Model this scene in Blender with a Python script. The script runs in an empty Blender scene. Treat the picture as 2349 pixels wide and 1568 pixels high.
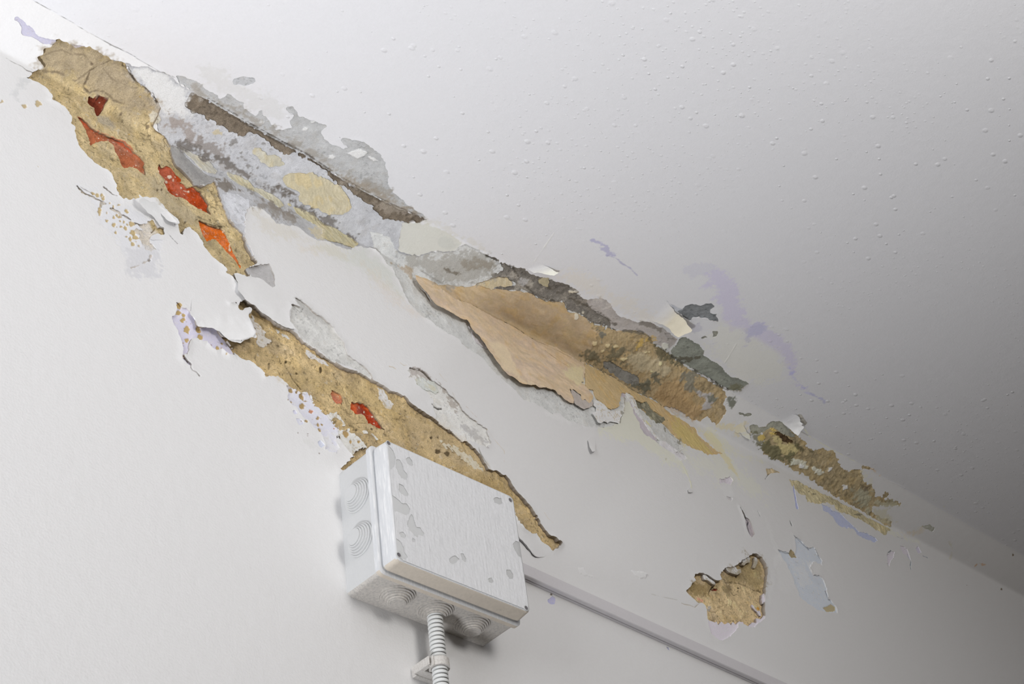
import bpy, bmesh, math
import numpy as np
from mathutils import Matrix, Vector
PI = math.pi
sc = bpy.context.scene
# ------------------------------------------------------------------ camera, light, exposure
FLOOR = 2.2                      # the underside of the junction box hangs 2.2 m above the floor
CAM = np.array([-0.93500, -1.07827, -0.90011 + FLOOR])
ROT = [[0.7230441770815793, -0.37945059902069006, -0.5772558885721736],
       [-0.680321843728678, -0.5361396045626662, -0.49971643295473106],
       [-0.11987204400540571, 0.75403684745656, -0.6458011503115635]]
cd = bpy.data.cameras.new('camera'); cam = bpy.data.objects.new('camera', cd); sc.collection.objects.link(cam)
m4 = Matrix(ROT).to_4x4(); m4.translation = Vector(CAM); cam.matrix_world = m4
cd.sensor_fit = 'HORIZONTAL'; cd.sensor_width = 36.0; cd.lens = 3796.23 / 2349 * 36.0
cd.clip_start = 0.01; cd.clip_end = 50
sc.camera = cam
w = bpy.data.worlds.new('world'); sc.world = w; w.use_nodes = True
w.node_tree.nodes['Background'].inputs[0].default_value = (1.0, .82, .66, 1)
w.node_tree.nodes['Background'].inputs[1].default_value = 0.047
def spot(name, loc, tgt, watts, size, radius, col):
    l = bpy.data.lights.new(name, 'SPOT'); l.energy = watts; l.spot_size = size; l.spot_blend = 1.0
    l.shadow_soft_size = radius; l.color = col
    o = bpy.data.objects.new(name, l); sc.collection.objects.link(o); o.location = loc
    o.rotation_euler = (Vector(tgt) - Vector(loc)).to_track_quat('-Z', 'Y').to_euler(); return o
# the photographer's flash, bounced up off the ceiling
FL = (-1.32, -0.27, -1.69 + FLOOR)
spot('bounce_flash', FL, (FL[0] + .24, FL[1] - .06, FL[2] + .97), 200, 1.40, .15, (.945, .96, 1.0))
# the room's ceiling lamp, behind and above the camera
l = bpy.data.lights.new('ceiling_lamp', 'POINT'); l.energy = 36; l.shadow_soft_size = .26; l.color = (1.0, .975, .94)
o = bpy.data.objects.new('ceiling_lamp', l); sc.collection.objects.link(o); o.location = (-.10, -1.49, .20 + FLOOR)
# broad area light for the strong light from the left, its source unseen
l = bpy.data.lights.new('left_area_light', 'AREA'); l.shape = 'RECTANGLE'; l.size = .8; l.size_y = 1.1; l.energy = 25; l.color = (.965, .98, 1.0)
o = bpy.data.objects.new('left_area_light', l); sc.collection.objects.link(o); o.location = (-2.48, -1.03, .03 + FLOOR)
o.rotation_euler = (Vector((.4, 0, .3 + FLOOR)) - Vector(o.location)).to_track_quat('-Z', 'Y').to_euler()
vs = sc.view_settings
vs.view_transform = 'Standard'; vs.look = 'None'; vs.exposure = -0.25; vs.gamma = 1.0; vs.use_curve_mapping = False

# ------------------------------------------------------------------ materials
def mat(name, rough=.85, grain=.10, gscale=900., bump=.15, bscale=500., attr=True, col=(.8, .8, .8), spec=.3, bump2=0, b2scale=60., extra=None):
    m = bpy.data.materials.new(name); m.use_nodes = True
    nt = m.node_tree; N = nt.nodes; L = nt.links
    b = N['Principled BSDF']; b.inputs['Roughness'].default_value = rough
    b.inputs['Specular IOR Level'].default_value = spec
    tc = N.new('ShaderNodeTexCoord')
    if attr:
        a = N.new('ShaderNodeAttribute'); a.attribute_name = 'col'; base = a.outputs['Color']
    else:
        a = N.new('ShaderNodeRGB'); a.outputs[0].default_value = (*col, 1); base = a.outputs[0]
    n = N.new('ShaderNodeTexNoise'); n.inputs['Scale'].default_value = gscale; n.inputs['Detail'].default_value = 3
    L.new(tc.outputs['Object'], n.inputs['Vector'])
    mr = N.new('ShaderNodeMapRange'); mr.inputs[1].default_value = .25; mr.inputs[2].default_value = .75
    mr.inputs[3].default_value = 1 - grain; mr.inputs[4].default_value = 1 + grain
    L.new(n.outputs['Fac'], mr.inputs[0])
    mx = N.new('ShaderNodeMix'); mx.data_type = 'RGBA'; mx.blend_type = 'MULTIPLY'; mx.inputs[0].default_value = 1
    L.new(base, mx.inputs[6]); L.new(mr.outputs[0], mx.inputs[7])
    out = mx.outputs[2]
    if extra: out = extra(nt, tc, out)
    L.new(out, b.inputs['Base Color'])
    n2 = N.new('ShaderNodeTexNoise'); n2.inputs['Scale'].default_value = bscale; n2.inputs['Detail'].default_value = 4
    L.new(tc.outputs['Object'], n2.inputs['Vector'])
    bp = N.new('ShaderNodeBump'); bp.inputs['Strength'].default_value = bump; bp.inputs['Distance'].default_value = .001
    L.new(n2.outputs['Fac'], bp.inputs['Height']); last = bp
    if bump2:
        n3 = N.new('ShaderNodeTexNoise'); n3.inputs['Scale'].default_value = b2scale; n3.inputs['Detail'].default_value = 3
        L.new(tc.outputs['Object'], n3.inputs['Vector'])
        b3 = N.new('ShaderNodeBump'); b3.inputs['Strength'].default_value = bump2; b3.inputs['Distance'].default_value = .004
        L.new(n3.outputs['Fac'], b3.inputs['Height']); L.new(bp.outputs[0], b3.inputs['Normal']); last = b3
    L.new(last.outputs[0], b.inputs['Normal'])
    return m, last
M = {}
M['paint'], _ = mat('wall_paint', rough=.6, grain=.012, gscale=300, bump=.22, bscale=420, bump2=.10, b2scale=75, spec=.3)
M['ceil'], lb = mat('ceiling_paint', rough=.5, grain=.012, gscale=300, bump=.16, bscale=420, bump2=.08, b2scale=75, spec=.4)
# paint blisters scattered over the ceiling
nt = M['ceil'].node_tree; N = nt.nodes; L = nt.links
tc = N['Texture Coordinate']; bs = N['Principled BSDF']
def blisters(scale, rmax, dist, dens, seed):
    mp = N.new('ShaderNodeMapping'); mp.inputs['Location'].default_value = (seed, seed * 1.7, 0); mp.inputs['Scale'].default_value = (.72, 1, 1)
    L.new(tc.outputs['Object'], mp.inputs['Vector'])
    v = N.new('ShaderNodeTexVoronoi'); v.voronoi_dimensions = '2D'; v.inputs['Scale'].default_value = scale; v.inputs['Randomness'].default_value = 1
    L.new(mp.outputs[0], v.inputs['Vector'])
    sx = N.new('ShaderNodeSeparateColor'); L.new(v.outputs['Color'], sx.inputs[0])
    rad = N.new('ShaderNodeMapRange'); rad.inputs[1].default_value = 1 - dens; rad.inputs[2].default_value = 1; rad.inputs[3].default_value = .002; rad.inputs[4].default_value = rmax
    L.new(sx.outputs[0], rad.inputs[0])
    d = N.new('ShaderNodeMath'); d.operation = 'DIVIDE'; L.new(v.outputs['Distance'], d.inputs[0]); L.new(rad.outputs[0], d.inputs[1])
    h = N.new('ShaderNodeMapRange'); h.interpolation_type = 'SMOOTHSTEP'; h.inputs[1].default_value = 1; h.inputs[2].default_value = .25; h.inputs[3].default_value = 0; h.inputs[4].default_value = 1
    L.new(d.outputs[0], h.inputs[0])
    # blisters gather in a broad damp patch
    cn = N.new('ShaderNodeTexNoise'); cn.inputs['Scale'].default_value = 3.2; L.new(mp.outputs[0], cn.inputs['Vector'])
    cr = N.new('ShaderNodeMapRange'); cr.inputs[1].default_value = .40; cr.inputs[2].default_value = .56; L.new(cn.outputs['Fac'], cr.inputs[0])
    mu = N.new('ShaderNodeMath'); mu.operation = 'MULTIPLY'; L.new(h.outputs[0], mu.inputs[0]); L.new(cr.outputs[0], mu.inputs[1])
    b = N.new('ShaderNodeBump'); b.inputs['Strength'].default_value = .55; b.inputs['Distance'].default_value = dist
    L.new(mu.outputs[0], b.inputs['Height'])
    return b
b1 = blisters(62, .26, .0013, .34, 3.1); b2 = blisters(130, .30, .0006, .42, 7.7)
L.new(lb.outputs[0], b1.inputs['Normal']); L.new(b1.outputs[0], b2.inputs['Normal']); L.new(b2.outputs[0], bs.inputs['Normal'])
for k, a in dict(plaster=dict(rough=.95, grain=.22, gscale=700, bump=.5, bscale=700, spec=.1),
                 brick=dict(rough=.9, grain=.2, gscale=800, bump=.4, bscale=700, spec=.15),
                 skim=dict(rough=.92, grain=.13, gscale=1100, bump=.35, bscale=800, spec=.15),
                 chalk=dict(rough=.95, grain=.10, gscale=1100, bump=.4, bscale=800, spec=.1),
                 mortar=dict(rough=.95, grain=.25, gscale=800, bump=.6, bscale=700, spec=.1),
                 mould=dict(rough=.95, grain=.25, gscale=900, bump=.6, bscale=700, spec=.1),
                 concrete=dict(rough=.95, grain=.16, gscale=900, bump=.4, bscale=700, spec=.1),
                 yellow=dict(rough=.75, grain=.10, gscale=500, bump=.35, bscale=350, spec=.25),
                 leaf=dict(rough=.7, grain=.07, gscale=400, bump=.25, bscale=250, spec=.25),
                 olive=dict(rough=.85, grain=.12, gscale=600, bump=.35, bscale=400, spec=.2),
                 lav=dict(rough=.8, grain=.05, gscale=900, bump=.2, bscale=600, spec=.2),
                 flake=dict(rough=.6, grain=.015, gscale=300, bump=.18, bscale=420, spec=.3)).items():
    M[k], _ = mat(k + '_surface', **a)

# ------------------------------------------------------------------ wall, slanted band and ceiling as one unrolled sheet
# u runs along the wall (m), s runs up the wall, over the slanted band and out along the ceiling (m); s = 0 where the wall ends
ZB = .5288 + FLOOR; YA = .0579; ZC = .5556 + FLOOR; SB = math.hypot(YA, ZC - ZB)   # top of the wall, depth of the slanted band, ceiling
WHITE = np.array((.800, .795, .795)); CWHITE = np.array((.795, .797, .820))
ps = np.arange(-3.0, 4.0, .0005)
py = np.where(ps < 0, 0, np.where(ps < SB, -ps * YA / SB, -(YA + ps - SB)))
pz = np.where(ps < 0, ZB + ps, np.where(ps < SB, ZB + ps * (ZC - ZB) / SB, ZC))
kw = np.hanning(33); kw /= kw.sum()
py = np.convolve(np.pad(py, 16, 'reflect', reflect_type='odd'), kw, 'valid'); pz = np.convolve(np.pad(pz, 16, 'reflect', reflect_type='odd'), kw, 'valid')
ty = np.gradient(py); tz = np.gradient(pz); tl = np.hypot(ty, tz); ny_ = -tz / tl; nz_ = ty / tl
kw2 = np.hanning(41); kw2 /= kw2.sum()
ny_ = np.convolve(np.pad(ny_, 20, 'edge'), kw2, 'valid'); nz_ = np.convolve(np.pad(nz_, 20, 'edge'), kw2, 'valid')
def place(u, s, h):              # h in metres out from the surface, into the room
    y = np.interp(s, ps, py); z = np.interp(s, ps, pz); a = np.interp(s, ps, ny_); b = np.interp(s, ps, nz_)
    return np.stack([u, y + a * h, z + b * h], -1)

STEP = .0008
U0, U1, S0, S1 = -.476, 1.560, -.452, .244
gu = np.arange(U0, U1, STEP); gs = np.arange(S0, S1, STEP); NU, NS = len(gu), len(gs)
NV = NU * NS
def vid(i, j): return i * NS + j           # i along u, j along s
GU, GS = np.meshgrid(gu, gs, indexing='ij')
TAB = np.random.default_rng(5).random((64, 257, 257)).astype(np.float32)
TAB[:, 256, :] = TAB[:, 0, :]; TAB[:, :, 256] = TAB[:, :, 0]
def vn(x, y, k):
    xi = np.floor(x).astype(np.int32); yi = np.floor(y).astype(np.int32)
    fx = (x - xi).astype(np.float32); fy = (y - yi).astype(np.float32)
    fx = fx * fx * (3 - 2 * fx); fy = fy * fy * (3 - 2 * fy); xi &= 255; yi &= 255; t = TAB[k]
    return (t[xi, yi] * (1 - fx) + t[xi + 1, yi] * fx) * (1 - fy) + (t[xi, yi + 1] * (1 - fx) + t[xi + 1, yi + 1] * fx) * fy
def noise(u, s, per, k): return vn(u / per + 7.3 * k, s / per + 3.1 * k, k)
FX = [(.040, 0), (.014, 1), (.006, 2), (.0030, 3), (.0017, 4), (.022, 5), (.009, 6)]
NZ = [noise(GU, GS, p, k).ravel() for p, k in FX]
GR = np.random.default_rng(9).random(NV).astype(np.float32)
EDGE = ((NZ[2] - .5) * .9 + (NZ[3] - .5) * 1.0 + (NZ[4] - .5) * .8).reshape(NU, NS)
SOFT = ((NZ[1] - .5) * .9 + (NZ[2] - .5) * .8 + (NZ[3] - .5) * .7 + (NZ[4] - .5) * .5).reshape(NU, NS)

def parse(txt): return np.array([[float(c) for c in t.split(',')] for t in txt.split()]) * 1e-4
def window(pp, mar):
    a = pp.min(0) - mar; b = pp.max(0) + mar
    i0 = max(0, int((a[0] - U0) / STEP)); i1 = min(NU, int((b[0] - U0) / STEP) + 2)
    j0 = max(0, int((a[1] - S0) / STEP)); j1 = min(NS, int((b[1] - S0) / STEP) + 2)
    return i0, i1, j0, j1
def sdist(pp, win, closed=True):           # signed distance in mm, positive inside; to the line itself when not closed
    i0, i1, j0, j1 = win
    n = (i1 - i0) * (j1 - j0)
    st = 2 if n > 60000 else 1
    X = GU[i0:i1:st, j0:j1:st].astype(np.float32); Y = GS[i0:i1:st, j0:j1:st].astype(np.float32)
    d2 = np.full(X.shape, 1e9, np.float32); ins = np.zeros(X.shape, bool)
    q = np.roll(pp, -1, 0) if closed else pp[1:]
    for (ax, ay), (bx, by) in zip(pp[:len(q)], q):
        ex, ey = bx - ax, by - ay; l2 = ex * ex + ey * ey + 1e-14
        px = X - np.float32(ax); pyy = Y - np.float32(ay)
        t = np.clip((px * ex + pyy * ey) / l2, 0, 1)
        dx = px - t * ex; dy = pyy - t * ey
        np.minimum(d2, dx * dx + dy * dy, out=d2)
        if closed and ay != by:
            c = ((ay > Y) != (by > Y)) & (X < ex * (Y - ay) / (by - ay) + ax); ins ^= c
    d = np.sqrt(d2) * 1000
    if closed: d = np.where(ins, d, -d)
    if st == 2:
        ii = np.minimum(np.arange(i1 - i0) / 2, d.shape[0] - 1.001); jj = np.minimum(np.arange(j1 - j0) / 2, d.shape[1] - 1.001)
        a = ii.astype(int); fa = (ii - a)[:, None]; b = jj.astype(int); fb = (jj - b)[None]
        d = (d[a][:, b] * (1 - fa) + d[a + 1][:, b] * fa) * (1 - fb) + (d[a][:, b + 1] * (1 - fa) + d[a + 1][:, b + 1] * fa) * fb
    return d.astype(np.float32)

PATCH = []                                  # name, label, kind, colour, height, lift
lab = np.zeros((NU - 1, NS - 1), np.int16)
SHEETS = []
LIP = np.zeros((NU, NS), np.float32)
K = np.ones((NU, NS), np.float32); Bc = np.zeros((NU, NS, 3), np.float32); DH = np.zeros((NU, NS), np.float32)
K0 = K.copy(); B0 = Bc.copy(); DH0 = DH.copy()
def f4(a): return (a[:-1, :-1] + a[1:, :-1] + a[:-1, 1:] + a[1:, 1:]) * .25
def P(name, label, kind, col, h, edge, lip, lift, txt):
    pp = parse(txt); win = window(pp, .02); i0, i1, j0, j1 = win
    d = sdist(pp, win); e = d + edge * EDGE[i0:i1, j0:j1] * 2.0
    if h <= -3 and kind == 'chalk' or (kind == 'chalk' and edge >= 1.5): e = e + 2.2 * (NZ[3].reshape(NU, NS)[i0:i1, j0:j1] - .5) + 1.6 * (NZ[4].reshape(NU, NS)[i0:i1, j0:j1] - .5)
    msk = f4(e) > 0
    PATCH.append((name, label, kind, np.array(col), h, lift)); k = len(PATCH)
    if lift: SHEETS.append((k, i0, i1, j0, j1, msk))
    else:
        sub = lab[i0:i1 - 1, j0:j1 - 1]; sub[msk] = k
    if lip:
        a = np.clip(1 + d / 9.0, 0, 1) ** 2 * (d < 2) * lip * (.15 + 1.5 * np.clip(NZ[5].reshape(NU, NS)[i0:i1, j0:j1] - .25, 0, 1))
        np.maximum(LIP[i0:i1, j0:j1], a, out=LIP[i0:i1, j0:j1])
def comp(win, a, col, h, only):
    i0, i1, j0, j1 = win; sl = (slice(i0, i1), slice(j0, j1)); c = np.array(col, np.float32)
    for kk, bb, dd, on in ((K, Bc, DH, only is None), (K0, B0, DH0, True)):
        if on:
            kk[sl] *= 1 - a; bb[sl] = bb[sl] * (1 - a)[..., None] + a[..., None] * c
            if h: dd[sl] += np.clip(a * 1.2, 0, 1) * h
def T(col, a, f, n, h, only, txt):
    pp = parse(txt); win = window(pp, (f + n) * .001 + .003); i0, i1, j0, j1 = win
    e = sdist(pp, win) + n * SOFT[i0:i1, j0:j1] * 1.8
    t = np.clip(e / (2 * f) + .5, 0, 1); t = t * t * (3 - 2 * t) * a
    comp(win, t.astype(np.float32), col, h, only)
def S(col, w, a, f, n, h, only, txt):
    pp = parse(txt); win = window(pp, .008); i0, i1, j0, j1 = win
    e = w * .7 * (.55 + .9 * NZ[1].reshape(NU, NS)[i0:i1, j0:j1]) - sdist(pp, win, False) + n * SOFT[i0:i1, j0:j1] * 1.5
    t = np.clip(e / (2 * f) + .5, 0, 1); t = t * t * (3 - 2 * t) * a
    comp(win, t.astype(np.float32), col, h, only)

# traced damage, in tenths of a millimetre of (u, s)
P('chalky_undercoat','bluish white undercoat bared in a thin tongue at the top left','lav',(0.560,0.545,0.665),-0.7,0.8,0,None,'-4397,394 -4339,407 -4277,401 -4223,377 -4157,366 -4077,342 -4035,338 -3965,357 -3886,382 -3719,421 -3535,506 -3632,414 -3857,356 -3888,317 -3961,281 -4040,278 -4124,286 -4200,256 -4247,257 -4256,308 -4311,346 -4369,368')
P('bare_skim_patch','pale grey skim bared along the ceiling crack beside the cream blotches','skim',(0.571,0.576,0.599),-1.2,1,0.6,None,'-3119,535 -2976,558 -2876,630 -2715,650 -2603,657 -2476,632 -2383,625 -2295,629 -2072,633 -1760,624 -1441,615 -1124,617 -801,619 -641,626 -378,607 -110,588 233,590 644,607 1180,646 1114,575 938,468 963,371 1040,241 1099,134 1240,154 1374,196 1513,335 1654,398 1817,506 2192,-58 974,-149 932,-20 819,10 735,-18 590,-63 478,-146 403,-227 192,-292 90,-276 -66,-348 -168,-370 -251,-363 -316,-327 -414,-301 -581,-391 -713,-432 -760,-406 -823,-370 -918,-316 -1014,-338 -1127,-425 -1146,-564 -1164,-719 -1168,-935 -1094,-1050 -1064,-1121 -1020,-1218 -1150,-1048 -1323,-813 -1520,-610 -1626,-275 -1809,-390 -1960,-340 -2140,-273 -2513,209 -2525,300 -2691,379 -2882,405 -2975,441')
T((0.779,0.778,0.770),0.85,5,5,0,None,'-3030,517 -2839,627 -2715,638 -2639,656 -2476,632 -2288,618 -2272,521 -2263,436 -2121,378 -2181,284 -2306,291 -2399,179 -2548,277 -2767,394 -2911,416')
T((0.358,0.310,0.281),0.85,4,9,0,None,'-2392,168 -2306,291 -2181,284 -2075,236 -1923,212 -1962,129 -2067,103 -2147,135 -2301,142')
T((0.302,0.270,0.250),0.85,4,9,0,None,'-1909,142 -1811,227 -1652,220 -1538,189 -1516,107 -1620,51 -1768,65 -1850,98')
T((0.383,0.360,0.340),0.7,5,8,0,None,'-2167,-34 -2009,12 -1788,-10 -1547,59 -1328,83 -1121,83 -939,52 -764,32 -991,56 -1363,17 -1664,-5 -1971,-17')
S((0.185,0.166,0.149),3.2,0.85,2.5,5,-0.8,None,'-2094,27 -1896,26 -1764,36 -1628,63 -1489,90 -1328,83 -1164,76 -1007,32 -760,50 -472,88 -416,23 -259,39 -118,30 74,48 269,15 497,15')
S((0.159,0.136,0.114),1.6,0.8,1.5,3,0,None,'-735,111 -643,144 -517,130 -464,125 -481,52 -619,60')
S((0.196,0.162,0.127),3,0.6,2.5,5,0,None,'-1136,-78 -993,-121 -833,-153 -639,-184 -440,-139 -305,-115')
T((0.299,0.263,0.223),0.7,3,6,0,None,'-1063,-367 -898,-155 -735,-149 -573,-182 -406,-138 -378,-252 -463,-303 -642,-261 -758,-330 -836,-267')
T((0.165,0.129,0.088),0.75,3,5,0,None,'-1546,-224 -1390,-163 -1280,-187 -1217,-185 -1329,-273 -1438,-323 -1531,-326')
T((0.226,0.211,0.194),0.75,1,2,0,None,'-1498,367 -1497,353 -1510,335 -1529,318 -1550,322 -1570,327 -1566,348 -1557,359 -1534,370 -1509,379')
T((0.228,0.214,0.197),0.75,1,2,0,None,'-1367,203 -1358,194 -1369,183 -1380,171 -1392,176 -1409,181 -1406,198 -1403,208 -1388,211 -1373,214')
T((0.230,0.215,0.198),0.75,1,2,0,None,'-1260,229 -1254,217 -1265,197 -1281,183 -1300,192 -1321,196 -1318,220 -1311,229 -1293,238 -1270,246')
T((0.231,0.216,0.199),0.75,1,2,0,None,'-1194,186 -1185,178 -1197,162 -1209,151 -1224,157 -1240,161 -1239,177 -1232,186 -1216,193 -1203,197')
T((0.232,0.217,0.200),0.75,1,2,0,None,'-1091,217 -1093,210 -1092,204 -1100,203 -1107,202 -1110,207 -1113,212 -1109,217 -1105,223 -1098,220')
T((0.227,0.213,0.196),0.75,1,2,0,None,'-1376,120 -1386,100 -1395,92 -1414,76 -1442,70 -1447,82 -1454,92 -1437,111 -1413,117 -1396,122')
T((0.230,0.215,0.198),0.75,1,2,0,None,'-1191,502 -1196,492 -1199,480 -1213,475 -1231,473 -1232,480 -1240,486 -1227,495 -1214,505 -1206,505')
T((0.232,0.217,0.200),0.75,1,2,0,None,'-1055,481 -1057,469 -1062,465 -1072,458 -1083,455 -1091,462 -1092,471 -1088,481 -1077,484 -1064,485')
T((0.229,0.214,0.197),0.75,1,2,0,None,'-1329,239 -1332,230 -1333,221 -1343,219 -1353,218 -1358,223 -1361,230 -1355,236 -1348,244 -1338,244')
T((0.226,0.211,0.194),0.75,1,2,0,None,'-1519,308 -1513,302 -1523,295 -1532,287 -1539,288 -1551,291 -1547,301 -1546,309 -1534,311 -1522,315')
T((0.228,0.213,0.196),0.75,1,2,0,None,'-1381,266 -1379,258 -1386,252 -1394,247 -1401,246 -1412,249 -1408,259 -1407,267 -1398,269 -1386,271')
T((0.232,0.216,0.197),0.75,1,2,0,None,'-1193,626 -1189,621 -1196,612 -1206,610 -1211,609 -1222,610 -1218,619 -1216,625 -1209,632 -1196,631')
P('yellowed_paint_patch','small cream blotch of old paint on the grey skim, left of the oval one','yellow',(0.577,0.544,0.430),-0.2,1.2,0,None,'-1278,392 -1215,442 -1149,415 -1083,388 -1020,438 -925,441 -850,402 -874,341 -989,296 -1095,286 -1181,319 -1259,340')
P('yellowed_paint_patch','large oval cream yellow blotch of old paint near the ceiling crack','yellow',(0.600,0.535,0.372),-0.1,1.3,0,None,'-739,208 -775,237 -763,291 -702,347 -634,392 -541,425 -456,471 -362,481 -251,491 -148,489 -52,474 40,441 120,401 196,342 226,275 150,186 45,139 -56,112 -164,121 -292,87 -411,90 -469,125 -444,186 -538,202 -631,169')
P('yellowed_paint_patch','narrow cream strip of old paint next to the top bricks','yellow',(0.633,0.612,0.533),-0.4,1,0,None,'-2062,-2 -1972,1 -1880,-13 -1761,6 -1670,9 -1603,-40 -1525,-84 -1572,-151 -1665,-173 -1741,-185 -1818,-141 -1910,-89 -2001,-55')
P('yellowed_paint_patch','thin diagonal cream streak below the oval blotch','yellow',(0.604,0.567,0.425),-0.4,1.1,0,None,'-1431,-23 -1305,0 -1196,27 -1074,12 -1019,-26 -908,4 -792,1 -661,-12 -580,-57 -649,-137 -778,-103 -875,-87 -956,-81 -1100,-96 -1259,-102 -1353,-68')
P('yellowed_paint_patch','pointed cream yellow streak where the skim narrows','yellow',(0.587,0.533,0.352),-0.4,1.2,0,None,'-550,1 -453,4 -317,25 -160,42 -35,8 21,-15 189,7 332,-3 489,-7 556,-44 477,-166 407,-168 267,-193 92,-257 -27,-251 15,-113 -102,-88 -237,-93 -354,-88 -435,-23')
T((0.676,0.607,0.434),0.8,2,4,0,None,'-211,-228 -67,-67 32,-122 -10,-260 -148,-303')
T((0.579,0.511,0.357),0.9,1.2,2,0,None,'-1821,314 -1775,362 -1710,382 -1700,342 -1749,299 -1791,292')
P('bare_mortar','brown grey mortar groove running along the ceiling crack','mortar',(0.214,0.175,0.132),-2.6,1.5,0,None,'-2299,612 -2215,621 -2098,626 -2002,619 -1812,610 -1594,608 -1353,601 -1140,593 -951,601 -717,617 -459,604 -193,585 78,565 318,593 648,601 1173,653 1140,589 986,501 837,458 697,403 606,406 498,433 429,480 301,463 204,478 65,503 -65,517 -177,506 -276,551 -378,577 -496,578 -625,573 -709,575 -821,547 -980,492 -972,511 -1078,501 -1171,544 -1253,547 -1346,543 -1446,503 -1482,438 -1627,420 -1721,446 -1797,420 -1841,441 -1942,431 -2039,439 -2142,412 -2238,420 -2284,469 -2279,533')
S((0.087,0.070,0.054),1.6,0.7,1.5,3,-0.5,None,'-2051,600 -1978,534 -2001,475 -1783,565 -1586,597 -1353,601 -1109,594 -892,633 -641,626 -357,602 -85,552 170,557')
T((0.369,0.321,0.266),0.6,3,6,0,None,'455,494 540,621 783,652 1002,671 932,575 710,509')
S((0.069,0.056,0.045),0.7,0.9,0.6,1,-1.5,None,'-2076,639 -1766,633 -1445,621 -1128,623 -805,625 -645,632 -382,613 -114,594 232,592 644,607 1177,649')
P('exposed_plaster','sandy tan plaster bared at the top left, with four bricks showing through','plaster',(0.602,0.479,0.272),-4.5,1,1.2,None,'-3895,398 -3846,419 -3778,430 -3734,413 -3646,413 -3614,453 -3535,506 -3461,498 -3373,491 -3295,500 -3233,491 -3167,522 -3112,524 -3047,488 -2975,441 -2882,405 -2794,403 -2691,379 -2607,337 -2525,300 -2475,267 -2480,227 -2456,165 -2472,96 -2442,37 -2353,25 -2240,10 -2158,-63 -2097,-171 -2096,-244 -2050,-288 -2005,-314 -2020,-297 -1945,-313 -1869,-410 -1778,-462 -1733,-434 -1626,-293 -1549,-226 -1519,-373 -1474,-564 -1399,-716 -1354,-796 -1262,-848 -1185,-874 -1149,-995 -1105,-1110 -1068,-1176 -1008,-1228 -1025,-1290 -1157,-1398 -1106,-1507 -1122,-1532 -1228,-1549 -1341,-1594 -1305,-1650 -1276,-1718 -1281,-1820 -1298,-1696 -1365,-1649 -1461,-1652 -1423,-1581 -1497,-1538 -1622,-1499 -1703,-1418 -1777,-1307 -1821,-1247 -1923,-1222 -1995,-1298 -2009,-1391 -2066,-1391 -2068,-1256 -2214,-1137 -2359,-1019 -2568,-1147 -2636,-1223 -2758,-1298 -2828,-1257 -2846,-1165 -2891,-1074 -2935,-999 -3005,-974 -3129,-967 -3213,-918 -3255,-892 -3340,-826 -3375,-675 -3402,-569 -3436,-557 -3422,-458 -3459,-411 -3503,-352 -3584,-355 -3698,-363 -3683,-298 -3713,-247 -3784,-188 -3877,-201 -3956,-212 -4016,-210 -3967,-156 -3921,-59 -3879,0 -3818,35 -3832,70 -3915,108 -3953,129 -3916,179 -3944,206 -3926,266 -3885,311 -3860,361')
T((0.386,0.317,0.224),0.75,7,8,0,None,'-3886,382 -3632,414 -3388,468 -3233,491 -3047,488 -2833,373 -2575,309 -2483,256 -2557,139 -2716,66 -3019,91 -3245,68 -3494,88 -3730,70 -3837,67 -3933,141 -3918,207')
T((0.516,0.441,0.303),0.6,6,8,0,None,'-2512,-640 -2295,-662 -2219,-844 -2073,-877 -1852,-918 -1777,-944 -1895,-1084 -2071,-1051 -2288,-1027 -2390,-916')
T((0.660,0.616,0.512),0.9,0.8,1,1.2,None,'-2550,128 -2534,197 -2466,205 -2398,167 -2421,109 -2494,84')
T((0.347,0.326,0.297),0.6,4,4,0,None,'-3125,-181 -3015,-142 -2901,-137 -2924,-263 -3036,-285 -3108,-260')
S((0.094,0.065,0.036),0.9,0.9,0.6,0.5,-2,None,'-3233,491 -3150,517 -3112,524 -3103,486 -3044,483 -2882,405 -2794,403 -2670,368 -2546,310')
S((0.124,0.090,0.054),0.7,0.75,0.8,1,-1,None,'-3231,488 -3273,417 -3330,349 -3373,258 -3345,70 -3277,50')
S((0.163,0.125,0.081),0.6,0.6,1,1,-0.8,None,'-3812,24 -3677,72 -3575,86 -3460,78 -3410,180 -3370,275')
S((0.167,0.128,0.083),0.7,0.6,1,1,-0.8,None,'-3260,45 -3206,97 -3126,127 -3050,118 -2991,92 -2857,107')
S((0.168,0.128,0.083),0.6,0.55,1,1,-0.8,None,'-3261,351 -3111,290 -2979,306 -2862,327 -2777,375')
S((0.162,0.124,0.080),0.6,0.5,1,1,-0.8,None,'-3907,141 -3831,242 -3762,310 -3655,314 -3532,385 -3408,340')
S((0.154,0.114,0.063),0.7,0.7,1,1,-0.8,None,'-1672,-377 -1687,-568 -1657,-622')
S((0.123,0.099,0.060),1.6,0.7,2,3,0,None,'-1777,-944 -1628,-924 -1477,-922 -1537,-852 -1703,-863')
T((0.184,0.137,0.091),0.8,0.6,0.5,-0.5,None,'-2809,17 -2807,4 -2814,-6 -2826,-10 -2836,-13 -2842,-1 -2842,10 -2841,22 -2832,28 -2816,24')
T((0.184,0.137,0.091),0.8,0.6,0.5,-0.5,None,'-2478,35 -2478,25 -2480,14 -2488,7 -2505,10 -2509,18 -2517,29 -2507,37 -2497,43 -2491,43')
T((0.170,0.126,0.083),0.8,0.6,0.5,-0.5,None,'-3387,338 -3384,332 -3390,328 -3396,321 -3401,323 -3409,325 -3407,334 -3407,340 -3398,341 -3391,343')
T((0.177,0.131,0.087),0.8,0.6,0.5,-0.5,None,'-2634,216 -2631,206 -2635,201 -2641,196 -2650,196 -2655,205 -2660,213 -2658,223 -2648,224 -2642,221')
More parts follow.
